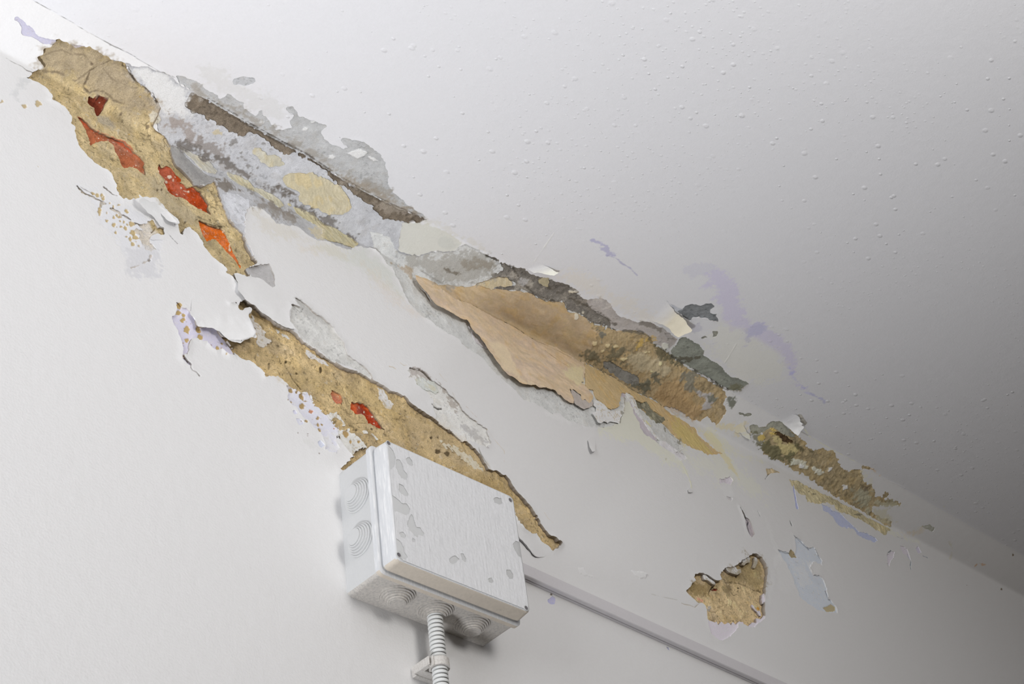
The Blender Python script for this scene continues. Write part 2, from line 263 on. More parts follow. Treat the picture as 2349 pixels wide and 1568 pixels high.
T((0.593,0.393,0.082),0.8,0.6,0.5,0,None,'-2738,278 -2735,274 -2740,268 -2744,263 -2752,265 -2756,268 -2758,274 -2754,278 -2748,282 -2743,283')
T((0.695,0.463,0.098),0.8,0.6,0.5,0,None,'-2688,-186 -2687,-194 -2695,-205 -2702,-206 -2705,-206 -2711,-201 -2706,-190 -2703,-181 -2696,-176 -2689,-179')
T((0.106,0.075,0.047),0.9,0.6,0.5,-0.8,None,'-2295,-830 -2301,-843 -2307,-855 -2317,-863 -2329,-860 -2327,-850 -2329,-839 -2318,-830 -2308,-822 -2302,-822')
T((0.107,0.075,0.047),0.9,0.6,0.5,-0.8,None,'-2252,-803 -2253,-814 -2260,-829 -2267,-835 -2271,-826 -2276,-818 -2270,-801 -2268,-795 -2261,-789 -2252,-789')
T((0.108,0.076,0.047),0.9,0.6,0.5,-0.8,None,'-1927,-1103 -1929,-1113 -1936,-1124 -1943,-1123 -1947,-1124 -1952,-1118 -1946,-1107 -1943,-1101 -1936,-1093 -1927,-1096')
P('exposed_brick','small dark red brick showing in the tan plaster at the top left','brick',(0.216,0.045,0.022),-7,0.8,0,None,'-3243,17 -3191,24 -3159,65 -3096,78 -3052,87 -3011,66 -3035,23 -3048,-18 -3059,-99 -3118,-186 -3142,-129 -3152,-62 -3201,-69 -3233,-45')
S((0.024,0.012,0.012),0.8,0.9,0.5,0.5,-1,None,'-3133,57 -3148,-13 -3160,-58')
P('exposed_brick','long salmon brick dusted with mortar, left of the red brick','brick',(0.483,0.151,0.068),-6.2,0.8,0,None,'-3346,-352 -3284,-345 -3228,-370 -3157,-403 -3073,-409 -2976,-388 -2877,-385 -2763,-391 -2662,-432 -2575,-447 -2488,-480 -2474,-722 -2525,-701 -2597,-676 -2667,-695 -2749,-774 -2794,-715 -2818,-642 -2869,-586 -2901,-500 -2957,-484 -3039,-538 -3119,-610 -3169,-696 -3187,-620 -3219,-534 -3250,-466 -3295,-407')
S((0.607,0.088,0.030),1.4,0.7,1.5,2,0,None,'-3332,-351 -3241,-379 -3156,-420 -3017,-398 -2863,-385 -2734,-399 -2661,-441')
P('exposed_brick','large red orange brick with white specks in the upper tan plaster','brick',(0.502,0.071,0.013),-6.6,0.9,0,None,'-2315,-405 -2278,-426 -2255,-448 -2198,-375 -2139,-355 -2094,-390 -2064,-425 -2004,-441 -1989,-459 -2018,-522 -1958,-539 -1928,-565 -1869,-510 -1808,-499 -1748,-516 -1703,-578 -1657,-640 -1642,-720 -1605,-804 -1673,-810 -1778,-820 -1837,-821 -1897,-822 -1941,-779 -2015,-789 -2088,-807 -2147,-800 -2198,-779 -2199,-708 -2229,-691 -2238,-608 -2296,-591 -2320,-499')
T((0.860,0.704,0.564),0.95,0.4,0.4,0.6,None,'-2129,-503 -2126,-515 -2143,-542 -2159,-551 -2170,-543 -2180,-535 -2172,-512 -2160,-499 -2143,-483 -2131,-484')
T((0.860,0.713,0.573),0.95,0.4,0.4,0.6,None,'-1888,-588 -1885,-594 -1895,-611 -1902,-614 -1907,-608 -1913,-604 -1907,-590 -1903,-585 -1894,-576 -1886,-577')
T((0.860,0.711,0.571),0.95,0.4,0.4,0.6,None,'-1984,-591 -1989,-601 -1992,-610 -1998,-616 -2004,-611 -2002,-602 -2004,-594 -1998,-587 -1992,-584 -1989,-583')
T((0.860,0.708,0.567),0.95,0.4,0.4,0.6,None,'-2150,-758 -2155,-771 -2159,-775 -2165,-779 -2171,-781 -2172,-771 -2169,-762 -2165,-751 -2159,-751 -2153,-752')
T((0.860,0.703,0.564),0.95,0.4,0.4,0.6,None,'-2178,-614 -2177,-627 -2189,-645 -2199,-646 -2205,-642 -2214,-637 -2205,-619 -2200,-610 -2190,-599 -2178,-602')
T((0.860,0.698,0.560),0.95,0.4,0.4,0.6,None,'-2295,-536 -2296,-544 -2302,-550 -2307,-557 -2312,-556 -2316,-550 -2312,-540 -2309,-531 -2302,-530 -2295,-529')
P('exposed_brick','bright orange brick tapering to a point at the lower end of the upper tan plaster','brick',(0.725,0.154,0.012),-6.2,0.8,0,None,'-1770,-974 -1703,-969 -1628,-986 -1553,-967 -1500,-954 -1469,-927 -1447,-958 -1402,-984 -1372,-1054 -1342,-1107 -1313,-1141 -1298,-1220 -1254,-1281 -1209,-1342 -1203,-1407 -1218,-1390 -1255,-1333 -1315,-1290 -1389,-1238 -1449,-1186 -1494,-1160 -1539,-1134 -1584,-1160 -1644,-1230 -1703,-1178 -1733,-1126 -1755,-1052')
T((0.860,0.707,0.503),0.95,0.4,0.4,0.5,None,'-1334,-1128 -1334,-1149 -1340,-1157 -1346,-1163 -1351,-1158 -1353,-1139 -1352,-1122 -1345,-1100 -1339,-1101 -1335,-1113')
T((0.860,0.708,0.504),0.95,0.4,0.4,0.5,None,'-1327,-1176 -1327,-1191 -1336,-1207 -1345,-1205 -1351,-1204 -1359,-1194 -1351,-1178 -1346,-1164 -1335,-1153 -1325,-1163')
T((0.860,0.704,0.501),0.95,0.4,0.4,0.5,None,'-1420,-950 -1424,-960 -1429,-966 -1435,-973 -1441,-970 -1443,-964 -1439,-953 -1435,-947 -1429,-945 -1423,-943')
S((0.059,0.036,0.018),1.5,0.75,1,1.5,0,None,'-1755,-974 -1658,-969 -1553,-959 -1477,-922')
P('bare_skim_patch','dark grey skim wedge beside the large red brick','skim',(0.418,0.408,0.397),-2.2,0.9,0,None,'-2159,-29 -2076,-31 -1970,-91 -1879,-143 -1757,-185 -1665,-219 -1541,-168 -1604,-300 -1741,-450 -1847,-489 -1915,-405 -2005,-353 -2096,-302 -2134,-217 -2165,-108')
S((0.296,0.292,0.289),5,0.6,4,6,0,None,'-2015,-139 -1878,-235 -1696,-321')
P('bare_skim_patch','whitish grey skim left of the smooth white paint, above the orange brick','skim',(0.726,0.737,0.778),-1.6,1.4,0,None,'-1470,-416 -1376,-302 -1219,-279 -1092,-275 -1095,-405 -1146,-564 -1164,-719 -1258,-775 -1350,-740 -1410,-597')
P('bare_skim_patch','small grey skim corner below the orange brick','skim',(0.523,0.513,0.513),-2,1,0,None,'-1157,-1413 -1040,-1296 -835,-1163 -790,-1243 -762,-1349 -767,-1472 -815,-1515 -906,-1479 -1013,-1470 -1106,-1530 -1121,-1478')
T((0.757,0.767,0.809),0.55,6,6,-0.3,None,'-3318,-1444 -3040,-1404 -2633,-1323 -2449,-1415 -2290,-1622 -2314,-1818 -2347,-2176 -2534,-2295 -2655,-2283 -2758,-2024 -3022,-1790 -3059,-1566')
P('exposed_plaster','ragged tan streak of plaster among white spatter on the left','plaster',(0.602,0.469,0.248),-1.6,1.3,0,None,'-3312,-1437 -3275,-1447 -3247,-1476 -3201,-1472 -3161,-1472 -3107,-1472 -3067,-1481 -3026,-1489 -2987,-1465 -2959,-1481 -2924,-1502 -2891,-1498 -2864,-1498 -2823,-1499 -2781,-1515 -2747,-1511 -2712,-1524 -2664,-1528 -2609,-1537 -2554,-1537 -2492,-1517 -2451,-1485 -2445,-1423 -2398,-1377 -2369,-1385 -2333,-1423 -2319,-1440 -2255,-1428 -2247,-1465 -2233,-1498 -2267,-1544 -2309,-1552 -2357,-1596 -2405,-1641 -2432,-1690 -2410,-1718 -2368,-1751 -2332,-1788 -2317,-1817 -2353,-1800 -2380,-1824 -2393,-1860 -2441,-1859 -2468,-1875 -2497,-1810 -2540,-1753 -2562,-1716 -2604,-1691 -2593,-1610 -2544,-1615 -2510,-1611 -2574,-1566 -2615,-1557 -2664,-1545 -2725,-1556 -2780,-1556 -2821,-1539 -2863,-1523 -2895,-1551 -2923,-1534 -2957,-1522 -2990,-1534 -3022,-1586 -3049,-1562 -3052,-1505 -3093,-1497 -3133,-1496 -3180,-1492 -3219,-1508 -3252,-1496 -3286,-1483')
T((0.577,0.450,0.238),1,0.4,1.2,-0.8,None,'-3044,-1413 -3051,-1440 -3058,-1450 -3071,-1457 -3081,-1459 -3086,-1438 -3082,-1419 -3074,-1394 -3062,-1391 -3049,-1400')
T((0.578,0.451,0.238),1,0.4,1.2,-0.8,None,'-2997,-1379 -3001,-1400 -3010,-1410 -3022,-1426 -3031,-1420 -3038,-1405 -3032,-1383 -3025,-1365 -3013,-1366 -2999,-1363')
T((0.579,0.452,0.239),1,0.4,1.2,-0.8,None,'-2979,-1410 -2976,-1435 -2989,-1449 -3001,-1465 -3007,-1455 -3018,-1434 -3010,-1404 -3005,-1380 -2992,-1384 -2979,-1386')
T((0.582,0.454,0.240),1,0.4,1.2,-0.8,None,'-2900,-1441 -2908,-1460 -2913,-1469 -2922,-1482 -2935,-1477 -2934,-1462 -2936,-1447 -2925,-1432 -2915,-1431 -2908,-1430')
T((0.583,0.455,0.241),1,0.4,1.2,-0.8,None,'-2851,-1449 -2856,-1469 -2864,-1489 -2876,-1501 -2889,-1489 -2889,-1472 -2891,-1450 -2878,-1437 -2866,-1429 -2859,-1431')
T((0.584,0.456,0.241),1,0.4,1.2,-0.8,None,'-2761,-1381 -2777,-1406 -2791,-1417 -2815,-1433 -2843,-1446 -2838,-1429 -2844,-1421 -2817,-1392 -2792,-1381 -2779,-1381')
T((0.579,0.451,0.239),1,0.4,1.2,-0.8,None,'-3011,-1612 -3015,-1646 -3022,-1658 -3033,-1676 -3044,-1666 -3045,-1633 -3048,-1605 -3037,-1574 -3025,-1581 -3019,-1589')
T((0.579,0.452,0.239),1,0.4,1.2,-0.8,None,'-3022,-1681 -3020,-1694 -3027,-1700 -3033,-1707 -3037,-1704 -3041,-1692 -3038,-1679 -3034,-1665 -3028,-1667 -3023,-1671')
T((0.582,0.454,0.240),1,0.4,1.2,-0.8,None,'-2850,-1623 -2853,-1638 -2859,-1649 -2868,-1649 -2877,-1653 -2877,-1639 -2879,-1630 -2870,-1614 -2860,-1607 -2855,-1616')
T((0.581,0.453,0.240),1,0.4,1.2,-0.8,None,'-2919,-1714 -2927,-1728 -2932,-1740 -2942,-1750 -2952,-1744 -2954,-1734 -2952,-1720 -2944,-1711 -2934,-1705 -2925,-1703')
T((0.584,0.456,0.241),1,0.4,1.2,-0.8,None,'-2774,-1627 -2775,-1633 -2780,-1642 -2786,-1648 -2792,-1644 -2793,-1638 -2792,-1630 -2787,-1624 -2781,-1620 -2777,-1621')
T((0.584,0.456,0.241),1,0.4,1.2,-0.8,None,'-2727,-1620 -2727,-1628 -2736,-1640 -2743,-1648 -2748,-1642 -2755,-1636 -2749,-1621 -2745,-1615 -2737,-1611 -2727,-1608')
T((0.582,0.454,0.240),1,0.4,1.2,-0.8,None,'-2830,-1718 -2835,-1739 -2845,-1766 -2860,-1772 -2871,-1760 -2878,-1747 -2872,-1719 -2863,-1709 -2849,-1693 -2834,-1696')
T((0.583,0.455,0.241),1,0.4,1.2,-0.8,None,'-2799,-1732 -2798,-1743 -2808,-1753 -2818,-1757 -2826,-1759 -2830,-1751 -2827,-1741 -2818,-1727 -2809,-1721 -2802,-1726')
T((0.583,0.455,0.241),1,0.4,1.2,-0.8,None,'-2751,-1700 -2759,-1715 -2767,-1722 -2778,-1732 -2790,-1735 -2793,-1725 -2791,-1714 -2780,-1699 -2768,-1696 -2757,-1694')
T((0.584,0.455,0.241),1,0.4,1.2,-0.8,None,'-2698,-1685 -2701,-1699 -2708,-1708 -2716,-1719 -2726,-1713 -2726,-1701 -2727,-1688 -2718,-1676 -2708,-1675 -2704,-1675')
T((0.585,0.456,0.241),1,0.4,1.2,-0.8,None,'-2609,-1570 -2623,-1600 -2633,-1622 -2652,-1642 -2671,-1629 -2673,-1608 -2672,-1579 -2655,-1559 -2637,-1553 -2621,-1549')
T((0.583,0.455,0.241),1,0.4,1.2,-0.8,None,'-2821,-1823 -2823,-1840 -2828,-1847 -2836,-1852 -2842,-1851 -2846,-1838 -2842,-1823 -2838,-1808 -2831,-1807 -2822,-1812')
T((0.584,0.456,0.241),1,0.4,1.2,-0.8,None,'-2685,-1632 -2689,-1639 -2692,-1647 -2696,-1649 -2702,-1647 -2701,-1642 -2702,-1636 -2697,-1632 -2692,-1626 -2689,-1628')
T((0.585,0.456,0.242),1,0.4,1.2,-0.8,None,'-2635,-1820 -2642,-1845 -2649,-1869 -2662,-1867 -2675,-1864 -2674,-1843 -2677,-1825 -2664,-1806 -2651,-1789 -2645,-1805')
T((0.586,0.458,0.242),1,0.4,1.2,-0.8,None,'-2595,-1870 -2605,-1898 -2612,-1907 -2627,-1918 -2643,-1921 -2641,-1897 -2644,-1882 -2629,-1853 -2614,-1851 -2606,-1860')
T((0.586,0.457,0.242),1,0.4,1.2,-0.8,None,'-2567,-1810 -2565,-1816 -2575,-1826 -2584,-1836 -2589,-1830 -2596,-1826 -2591,-1813 -2585,-1805 -2575,-1803 -2568,-1800')
T((0.587,0.458,0.242),1,0.4,1.2,-0.8,None,'-2537,-1853 -2536,-1862 -2544,-1870 -2551,-1878 -2555,-1873 -2562,-1867 -2556,-1853 -2553,-1845 -2544,-1844 -2536,-1843')
T((0.583,0.455,0.241),1,0.4,1.2,-0.8,None,'-2684,-1808 -2689,-1818 -2696,-1828 -2707,-1831 -2715,-1833 -2719,-1829 -2715,-1819 -2708,-1811 -2698,-1802 -2687,-1803')
T((0.584,0.456,0.241),1,0.4,1.2,-0.8,None,'-2612,-1713 -2612,-1731 -2623,-1754 -2635,-1767 -2646,-1752 -2650,-1735 -2649,-1709 -2637,-1695 -2625,-1688 -2617,-1690')
T((0.585,0.456,0.242),1,0.4,1.2,-0.8,None,'-2562,-1749 -2567,-1767 -2583,-1780 -2604,-1798 -2623,-1801 -2626,-1786 -2625,-1771 -2605,-1747 -2583,-1741 -2572,-1741')
T((0.585,0.457,0.242),1,0.4,1.2,-0.8,None,'-2692,-1428 -2689,-1446 -2705,-1472 -2720,-1471 -2727,-1468 -2740,-1457 -2728,-1432 -2722,-1416 -2707,-1399 -2690,-1408')
T((0.583,0.455,0.241),1,0.4,1.2,-0.8,None,'-2812,-1567 -2810,-1577 -2819,-1597 -2827,-1602 -2831,-1591 -2838,-1583 -2833,-1563 -2829,-1557 -2821,-1549 -2812,-1549')
T((0.584,0.456,0.241),1,0.4,1.2,-0.8,None,'-2770,-1566 -2772,-1582 -2785,-1595 -2799,-1612 -2808,-1605 -2819,-1596 -2809,-1573 -2802,-1560 -2787,-1558 -2771,-1551')
T((0.581,0.453,0.240),1,0.4,1.2,-0.8,None,'-2937,-1605 -2941,-1617 -2943,-1624 -2948,-1632 -2953,-1625 -2953,-1615 -2954,-1603 -2949,-1595 -2945,-1595 -2942,-1596')
T((0.576,0.450,0.238),1,0.4,1.2,-0.8,None,'-3111,-1425 -3111,-1431 -3118,-1441 -3126,-1448 -3133,-1445 -3135,-1439 -3134,-1431 -3127,-1424 -3119,-1419 -3114,-1418')
T((0.024,0.017,0.012),1,0.6,0.5,-3,None,'-2398,-1985 -2406,-2000 -2410,-2015 -2420,-2018 -2432,-2015 -2430,-2003 -2433,-1992 -2421,-1982 -2412,-1971 -2406,-1975')
S((0.458,0.333,0.159),1,0.9,0.5,1,-0.8,None,'-2630,-2222 -2565,-2167 -2512,-2108 -2473,-2062 -2413,-1988 -2395,-1913')
T((0.667,0.663,0.683),0.6,4,7,0,None,'-2706,-1993 -2479,-1831 -2341,-1849 -2317,-1998 -2347,-2176 -2534,-2295 -2655,-2283 -2698,-2197')
P('lifting_paint','torn white paint sheet curling over the upper tan plaster','flake',(0.832,0.836,0.834),1,0.6,0,(-2119,-1465,-2444,-1201,6),'-2570,-1107 -2538,-1121 -2496,-1121 -2432,-1133 -2376,-1108 -2304,-1116 -2239,-1137 -2160,-1149 -2088,-1174 -2044,-1208 -2036,-1238 -2086,-1268 -2129,-1285 -2114,-1336 -2057,-1293 -2042,-1386 -2006,-1391 -1970,-1361 -1940,-1437 -1990,-1508 -2054,-1545 -2118,-1582 -2189,-1590 -2238,-1585 -2294,-1626 -2390,-1690 -2418,-1682 -2405,-1641 -2337,-1560 -2267,-1544 -2226,-1503 -2248,-1457 -2234,-1419 -2305,-1427 -2312,-1402 -2341,-1377 -2370,-1331 -2427,-1319 -2462,-1314 -2491,-1281 -2527,-1268 -2549,-1239 -2570,-1210 -2558,-1168')
P('lifting_paint','narrow white paint curl lying on the torn white sheet','flake',(0.860,0.860,0.860),3.5,0.5,0,(-2305,-1064,-2121,-1297,5),'-2379,-1110 -2347,-1099 -2304,-1116 -2239,-1137 -2160,-1149 -2088,-1174 -2047,-1211 -2040,-1240 -2094,-1255 -2144,-1268 -2187,-1285 -2230,-1268 -2273,-1234 -2310,-1180 -2360,-1150')
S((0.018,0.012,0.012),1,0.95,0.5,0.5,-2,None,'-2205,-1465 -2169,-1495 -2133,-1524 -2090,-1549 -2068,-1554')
S((0.043,0.027,0.014),0.8,0.8,0.6,0.5,-1,None,'-3315,-1439 -3281,-1455 -3253,-1480')
S((0.104,0.073,0.043),0.8,0.85,0.5,1,-1.2,None,'-2996,-1252 -2941,-1277 -2892,-1298 -2834,-1291')
S((0.103,0.073,0.043),0.5,0.7,0.5,0.5,-1,None,'-3269,-1427 -3189,-1432 -3129,-1440')
S((0.153,0.113,0.063),0.6,0.85,0.4,0.3,-1,None,'-2022,-1196 -1993,-1230 -1956,-1268')
S((0.150,0.112,0.062),0.6,0.8,0.5,0.3,-1,None,'-2339,-1460 -2373,-1539 -2393,-1567')
S((0.140,0.120,0.094),0.5,0.8,0.4,0.3,-1,None,'-4251,-73 -4165,-82 -4060,-69 -4005,-93 -3940,-81')
T((0.562,0.438,0.231),0.9,0.6,1.5,-0.8,None,'-3798,-486 -3796,-512 -3820,-544 -3845,-574 -3860,-558 -3882,-545 -3863,-498 -3853,-477 -3827,-468 -3799,-453')
T((0.556,0.433,0.229),0.9,0.6,1.5,-0.8,None,'-4209,-739 -4218,-768 -4226,-779 -4240,-796 -4257,-795 -4259,-774 -4259,-753 -4247,-728 -4232,-726 -4218,-726')
T((0.558,0.434,0.229),0.9,0.6,1.5,-0.8,None,'-3967,-640 -3963,-651 -3974,-675 -3986,-683 -3993,-672 -4004,-665 -3995,-640 -3990,-633 -3979,-622 -3967,-620')
T((0.565,0.440,0.232),0.9,0.6,1.5,-0.8,None,'-3760,-1432 -3759,-1445 -3764,-1452 -3771,-1463 -3777,-1457 -3780,-1446 -3780,-1432 -3775,-1420 -3767,-1420 -3763,-1421')
T((0.630,0.638,0.641),0.55,3,4,0,None,'-4124,-574 -4089,-371 -4009,-223 -3968,-230 -4048,-395 -4086,-565 -4056,-614 -4094,-623')
P('bare_skim_patch','long blue grey patch of bared ceiling along the crack, with white islands','skim',(0.557,0.563,0.565),-0.7,1,0.4,None,'-2582,700 -2472,734 -2367,754 -2290,772 -2205,736 -2118,741 -2030,746 -1982,721 -1951,827 -1883,838 -1795,801 -1735,826 -1686,759 -1607,756 -1517,761 -1516,867 -1456,807 -1375,805 -1274,754 -1182,717 -1110,792 -1070,866 -1153,931 -1174,1022 -1275,1029 -1316,1061 -1266,1120 -1184,1098 -1133,1052 -1041,1058 -939,1093 -763,1119 -751,1020 -676,947 -560,925 -475,945 -390,943 -360,1009 -510,1050 -532,1077 -448,1119 -311,1178 -161,1181 2,1148 136,1092 273,990 342,928 403,835 529,767 663,752 826,708 942,699 1095,691 1179,657 652,591 237,575 -108,576 -376,595 -639,614 -799,607 -1123,605 -1440,603 -1761,616 -2071,622 -2296,621 -2479,627')
T((0.805,0.805,0.798),1,0.5,1,0.6,None,'-293,927 -244,1074 -115,1083 -102,1026 -153,942')
T((0.818,0.818,0.811),1,0.5,1,0.6,None,'-91,1033 16,1069 93,1060 29,1012')
T((0.737,0.736,0.731),1,0.5,1,0.6,None,'-1359,722 -1344,708 -1360,691 -1372,676 -1385,676 -1410,683 -1408,706 -1410,726 -1388,731 -1368,736')
T((0.765,0.764,0.758),1,0.5,1,0.6,None,'-909,944 -908,928 -913,916 -928,910 -939,904 -953,911 -953,924 -951,938 -939,950 -919,949')
T((0.768,0.768,0.760),1,0.5,1,0.6,None,'-898,1092 -896,1080 -902,1061 -918,1049 -936,1050 -952,1051 -950,1070 -943,1079 -928,1093 -907,1102')
T((0.791,0.791,0.784),1,0.5,1,0.6,None,'-375,798 -379,771 -376,749 -400,739 -430,735 -438,751 -455,765 -438,787 -426,809 -402,805')
T((0.369,0.339,0.297),0.75,5,7,0,None,'-2480,637 -2284,635 -1776,648 -1314,660 -828,657 -308,628 208,626 614,666 493,810 141,709 -373,711 -882,726 -1263,698 -1815,702 -2100,672 -2321,687')
T((0.361,0.314,0.254),0.8,4,5,0,None,'-316,610 -73,626 328,667 667,684 1002,671 1168,649 989,621 648,594 225,571 -110,557')
P('bare_skim_patch','small twin oval blue grey spot on the white ceiling','skim',(0.562,0.573,0.588),-0.5,0.7,0,None,'-2017,1001 -2021,1049 -1992,1092 -1962,1135 -1908,1165 -1850,1190 -1801,1166 -1807,1111 -1846,1040 -1920,1014 -1969,977')
T((0.695,0.694,0.680),0.5,6,9,0,0,'-2382,943 -2218,1049 -1940,979 -1704,1077 -1456,1100 -1316,1082 -1335,899 -1546,865 -1666,816 -1814,870 -1951,847 -2050,772 -2166,765 -2299,826')
P('bare_skim_patch','grey skim band below the tan paint fan, along its shadowed lower edge','skim',(0.725,0.732,0.721),-1.6,1.2,0.8,None,'618,182 906,228 1103,107 1201,122 1389,191 1506,285 1573,370 1660,380 1792,481 1804,565 1849,631 2028,647 2227,641 2377,648 2478,645 2618,644 2737,730 2920,707 3045,745 3183,793 3364,818 3504,866 3654,842 3781,799 3918,789 4023,919 4186,927 4321,860 4490,760 4779,798 4633,846 4790,888 4887,986 5049,1003 5178,1010 5355,994 5522,969 5584,869 5666,752 6094,675 6638,615 6902,595 6792,445 6938,146 6688,-47 6192,-108 6582,-417 6218,-870 5784,-766 6363,-799 6231,-932 6130,-878 5991,-880 5836,-860 5690,-807 5517,-777 5487,-625 5403,-417 5379,-329 5312,-281 5221,-284 5314,-234 5176,-622 5022,-855 4751,-1039 4490,-1155 4286,-1221 4111,-1262 3964,-1272 3845,-1252 3833,-1212 3675,-1293 3536,-1283 3460,-1270 3279,-1287 3135,-1299 3062,-1246 2976,-1198 2888,-1163 2790,-1122 2703,-1087 2607,-1034 2538,-957 2407,-911 2262,-894 2164,-866 2113,-825 1827,-792 1647,-756 1486,-729 1384,-672 1283,-595 1255,-517 1197,-380 1136,-263 1075,-145 969,-128 959,-38 805,7')
T((0.383,0.367,0.329),0.7,6,9,0,None,'1103,107 1394,185 1606,326 1871,477 2158,605 2500,618 2485,434 2342,239 2140,121 1849,-5 1561,9 1265,34')
T((0.176,0.150,0.110),0.8,2,4,0,None,'1811,204 1931,246 2085,270 2063,224 1932,194')
T((0.293,0.255,0.199),0.65,4,6,0,None,'1975,390 2146,494 2377,574 2540,567 2375,450 2234,379 2126,343')
T((0.468,0.345,0.212),0.6,3,5,0,None,'1102,-53 1289,-5 1437,0 1505,-59 1427,-102 1281,-87')
P('mouldy_skim_patch','dark grey mouldy strip along the upper edge of the tan paint fan','mould',(0.253,0.233,0.205),-2,1.8,0,None,'2214,633 2370,656 2464,660 2668,654 2749,738 2946,700 3057,754 3213,762 3364,818 3519,851 3670,826 3825,777 3934,774 4026,894 4190,903 4341,819 4506,744 4745,831 4864,718 4655,592 4452,571 4285,510 4126,545 3975,547 3801,500 3681,570 3584,560 3390,465 3269,461 3139,470 2977,444 2831,373 2609,299 2690,375 2853,473 2755,496 2591,451 2487,381 2476,447 2578,569 2448,610')
S((0.093,0.081,0.063),1.4,0.8,1.5,3,-0.8,None,'2233,634 2434,651 2668,654 2815,598 2944,536 3069,507 3248,487 3524,530')
S((0.107,0.093,0.071),2,0.75,2,4,-0.6,None,'3334,638 3609,675 3826,669 4014,695 4219,705 4590,663')
T((0.524,0.506,0.493),0.8,2,3,0,None,'2865,586 3001,618 2979,517 2891,528')
T((0.700,0.666,0.619),0.75,2,3,0,None,'3680,807 3693,771 3678,744 3639,724 3600,704 3576,732 3554,748 3567,798 3603,821 3642,812')
T((0.734,0.698,0.649),0.75,2,3,0,None,'4082,907 4106,892 4070,858 4036,828 4003,818 3964,822 3965,850 3978,887 4024,909 4064,918')
T((0.747,0.711,0.662),0.75,2,3,0,None,'4243,886 4277,834 4274,818 4257,801 4225,797 4183,844 4146,874 4130,928 4161,928 4198,909')
P('yellowed_paint_patch','small olive cream chip standing on the mouldy strip','yellow',(0.518,0.462,0.310),0.3,0.6,0,None,'3092,675 3103,748 3175,800 3249,735 3291,660 3228,641 3161,646')
P('yellowed_paint_patch','ragged cream scrap at the top of the tan paint fan','yellow',(0.611,0.522,0.348),0.8,1.2,0,None,'2347,206 2389,279 2459,341 2525,409 2567,456 2610,478 2672,500 2750,476 2843,486 2858,467 2747,403 2690,375 2599,312 2591,246 2510,224 2419,214')
P('yellowed_paint_patch','smooth tan upper half of the fan shaped peeling paint','leaf',(0.603,0.461,0.277),-0.2,0.9,0,None,'1847,-16 2000,52 2160,96 2301,165 2394,247 2576,265 2648,301 2807,352 2987,431 3139,470 3269,461 3390,465 3580,539 3670,583 3801,500 3975,547 4126,545 4281,489 4359,526 4457,460 4551,505 4734,630 4972,610 5112,446 4929,399 4806,360 4724,245 4649,229 4548,87 4568,-39 4263,-49 3835,-63 3518,-84 3218,-41 2813,-55 2420,-47 2142,-98')
P('yellowed_paint_patch','pale tan lower half of the fan shaped peeling paint, free along its bottom edge','leaf',(0.757,0.595,0.407),1.5,0.8,0,(3217,-40,2732,-950,6),'1468,-60 1494,-161 1562,-220 1664,-297 1729,-376 1819,-404 1990,-390 2101,-407 2216,-404 2275,-393 2319,-351 2331,-402 2361,-462 2409,-532 2502,-561 2585,-650 2633,-720 2716,-810 2817,-909 2921,-989 3057,-997 3151,-1027 3317,-985 3429,-923 3506,-943 3643,-859 3610,-887 3673,-876 3759,-854 3811,-849 3856,-884 3909,-878 3953,-914 3981,-929 4014,-924 4065,-929 4132,-907 4164,-826 4141,-761 4121,-703 4099,-656 4148,-671 4197,-639 4247,-654 4316,-679 4314,-737 4329,-769 4392,-720 4431,-741 4470,-756 4516,-692 4573,-627 4606,-524 4578,-557 4544,-515 4476,-479 4430,-442 4344,-444 4430,-394 4489,-267 4526,-91 4511,-9 4448,-50 4303,-22 4120,-22 3984,-11 3518,-84 3218,-41 2813,-55 2420,-47 2142,-98 1847,-16 1660,-12')
T((0.860,0.713,0.491),0.75,3,4,0,None,'2693,-577 2903,-491 3009,-571 3073,-785 3259,-976 3601,-870 3361,-965 3061,-977 2841,-879 2689,-730')
T((0.860,0.790,0.481),0.6,4,5,0,None,'4150,-244 4338,-163 4497,-125 4430,-394 4266,-510 4120,-502 4068,-392')
S((0.359,0.245,0.129),0.8,0.6,1.2,1,-0.6,None,'1773,-8 2142,-98 2420,-47 2813,-55 3218,-41 3516,-95 3835,-63 4263,-49')
S((0.297,0.174,0.080),0.6,0.85,0.5,0.3,-0.8,None,'3741,-181 3871,-215 4013,-243 4191,-254')
S((0.128,0.091,0.064),0.9,0.8,0.7,1,-1,None,'1486,-146 1524,-221 1629,-278 1693,-367')
P('bare_skim_patch','dark slit of grey skim splitting the left edge of the tan paint fan','skim',(0.362,0.331,0.302),-1,0.4,0,None,'2141,-253 2197,-262 2266,-321 2318,-361 2274,-397 2219,-384')
P('chalky_undercoat','small whitish flakes under the left edge of the tan paint fan','skim',(0.740,0.714,0.745),-0.5,0.8,0,None,'2289,-433 2356,-503 2417,-547 2392,-654 2475,-612 2549,-631 2615,-711 2534,-732 2424,-694 2387,-619 2374,-513')
P('bare_skim_patch','brown grey skim scallop hanging below the torn yellow edge','skim',(0.582,0.527,0.488),-0.6,0.5,0,(4393,-614,4329,-915,3),'4121,-703 4162,-655 4231,-681 4314,-690 4329,-769 4392,-720 4471,-751 4542,-670 4552,-723 4519,-777 4454,-830 4330,-916 4223,-922 4155,-897 4164,-826 4141,-761')
P('chalky_undercoat','ragged chalky white scrap hanging below the yellow edge','chalk',(0.860,0.860,0.860),0.4,0.8,0,(4876,-632,4568,-1038,3),'4583,-632 4674,-609 4779,-629 4835,-671 4898,-680 5167,-568 5176,-622 5054,-764 5022,-855 4968,-851 4849,-894 4771,-948 4697,-944 4635,-1028 4571,-1028 4504,-945 4480,-909 4582,-834 4596,-770 4533,-761')
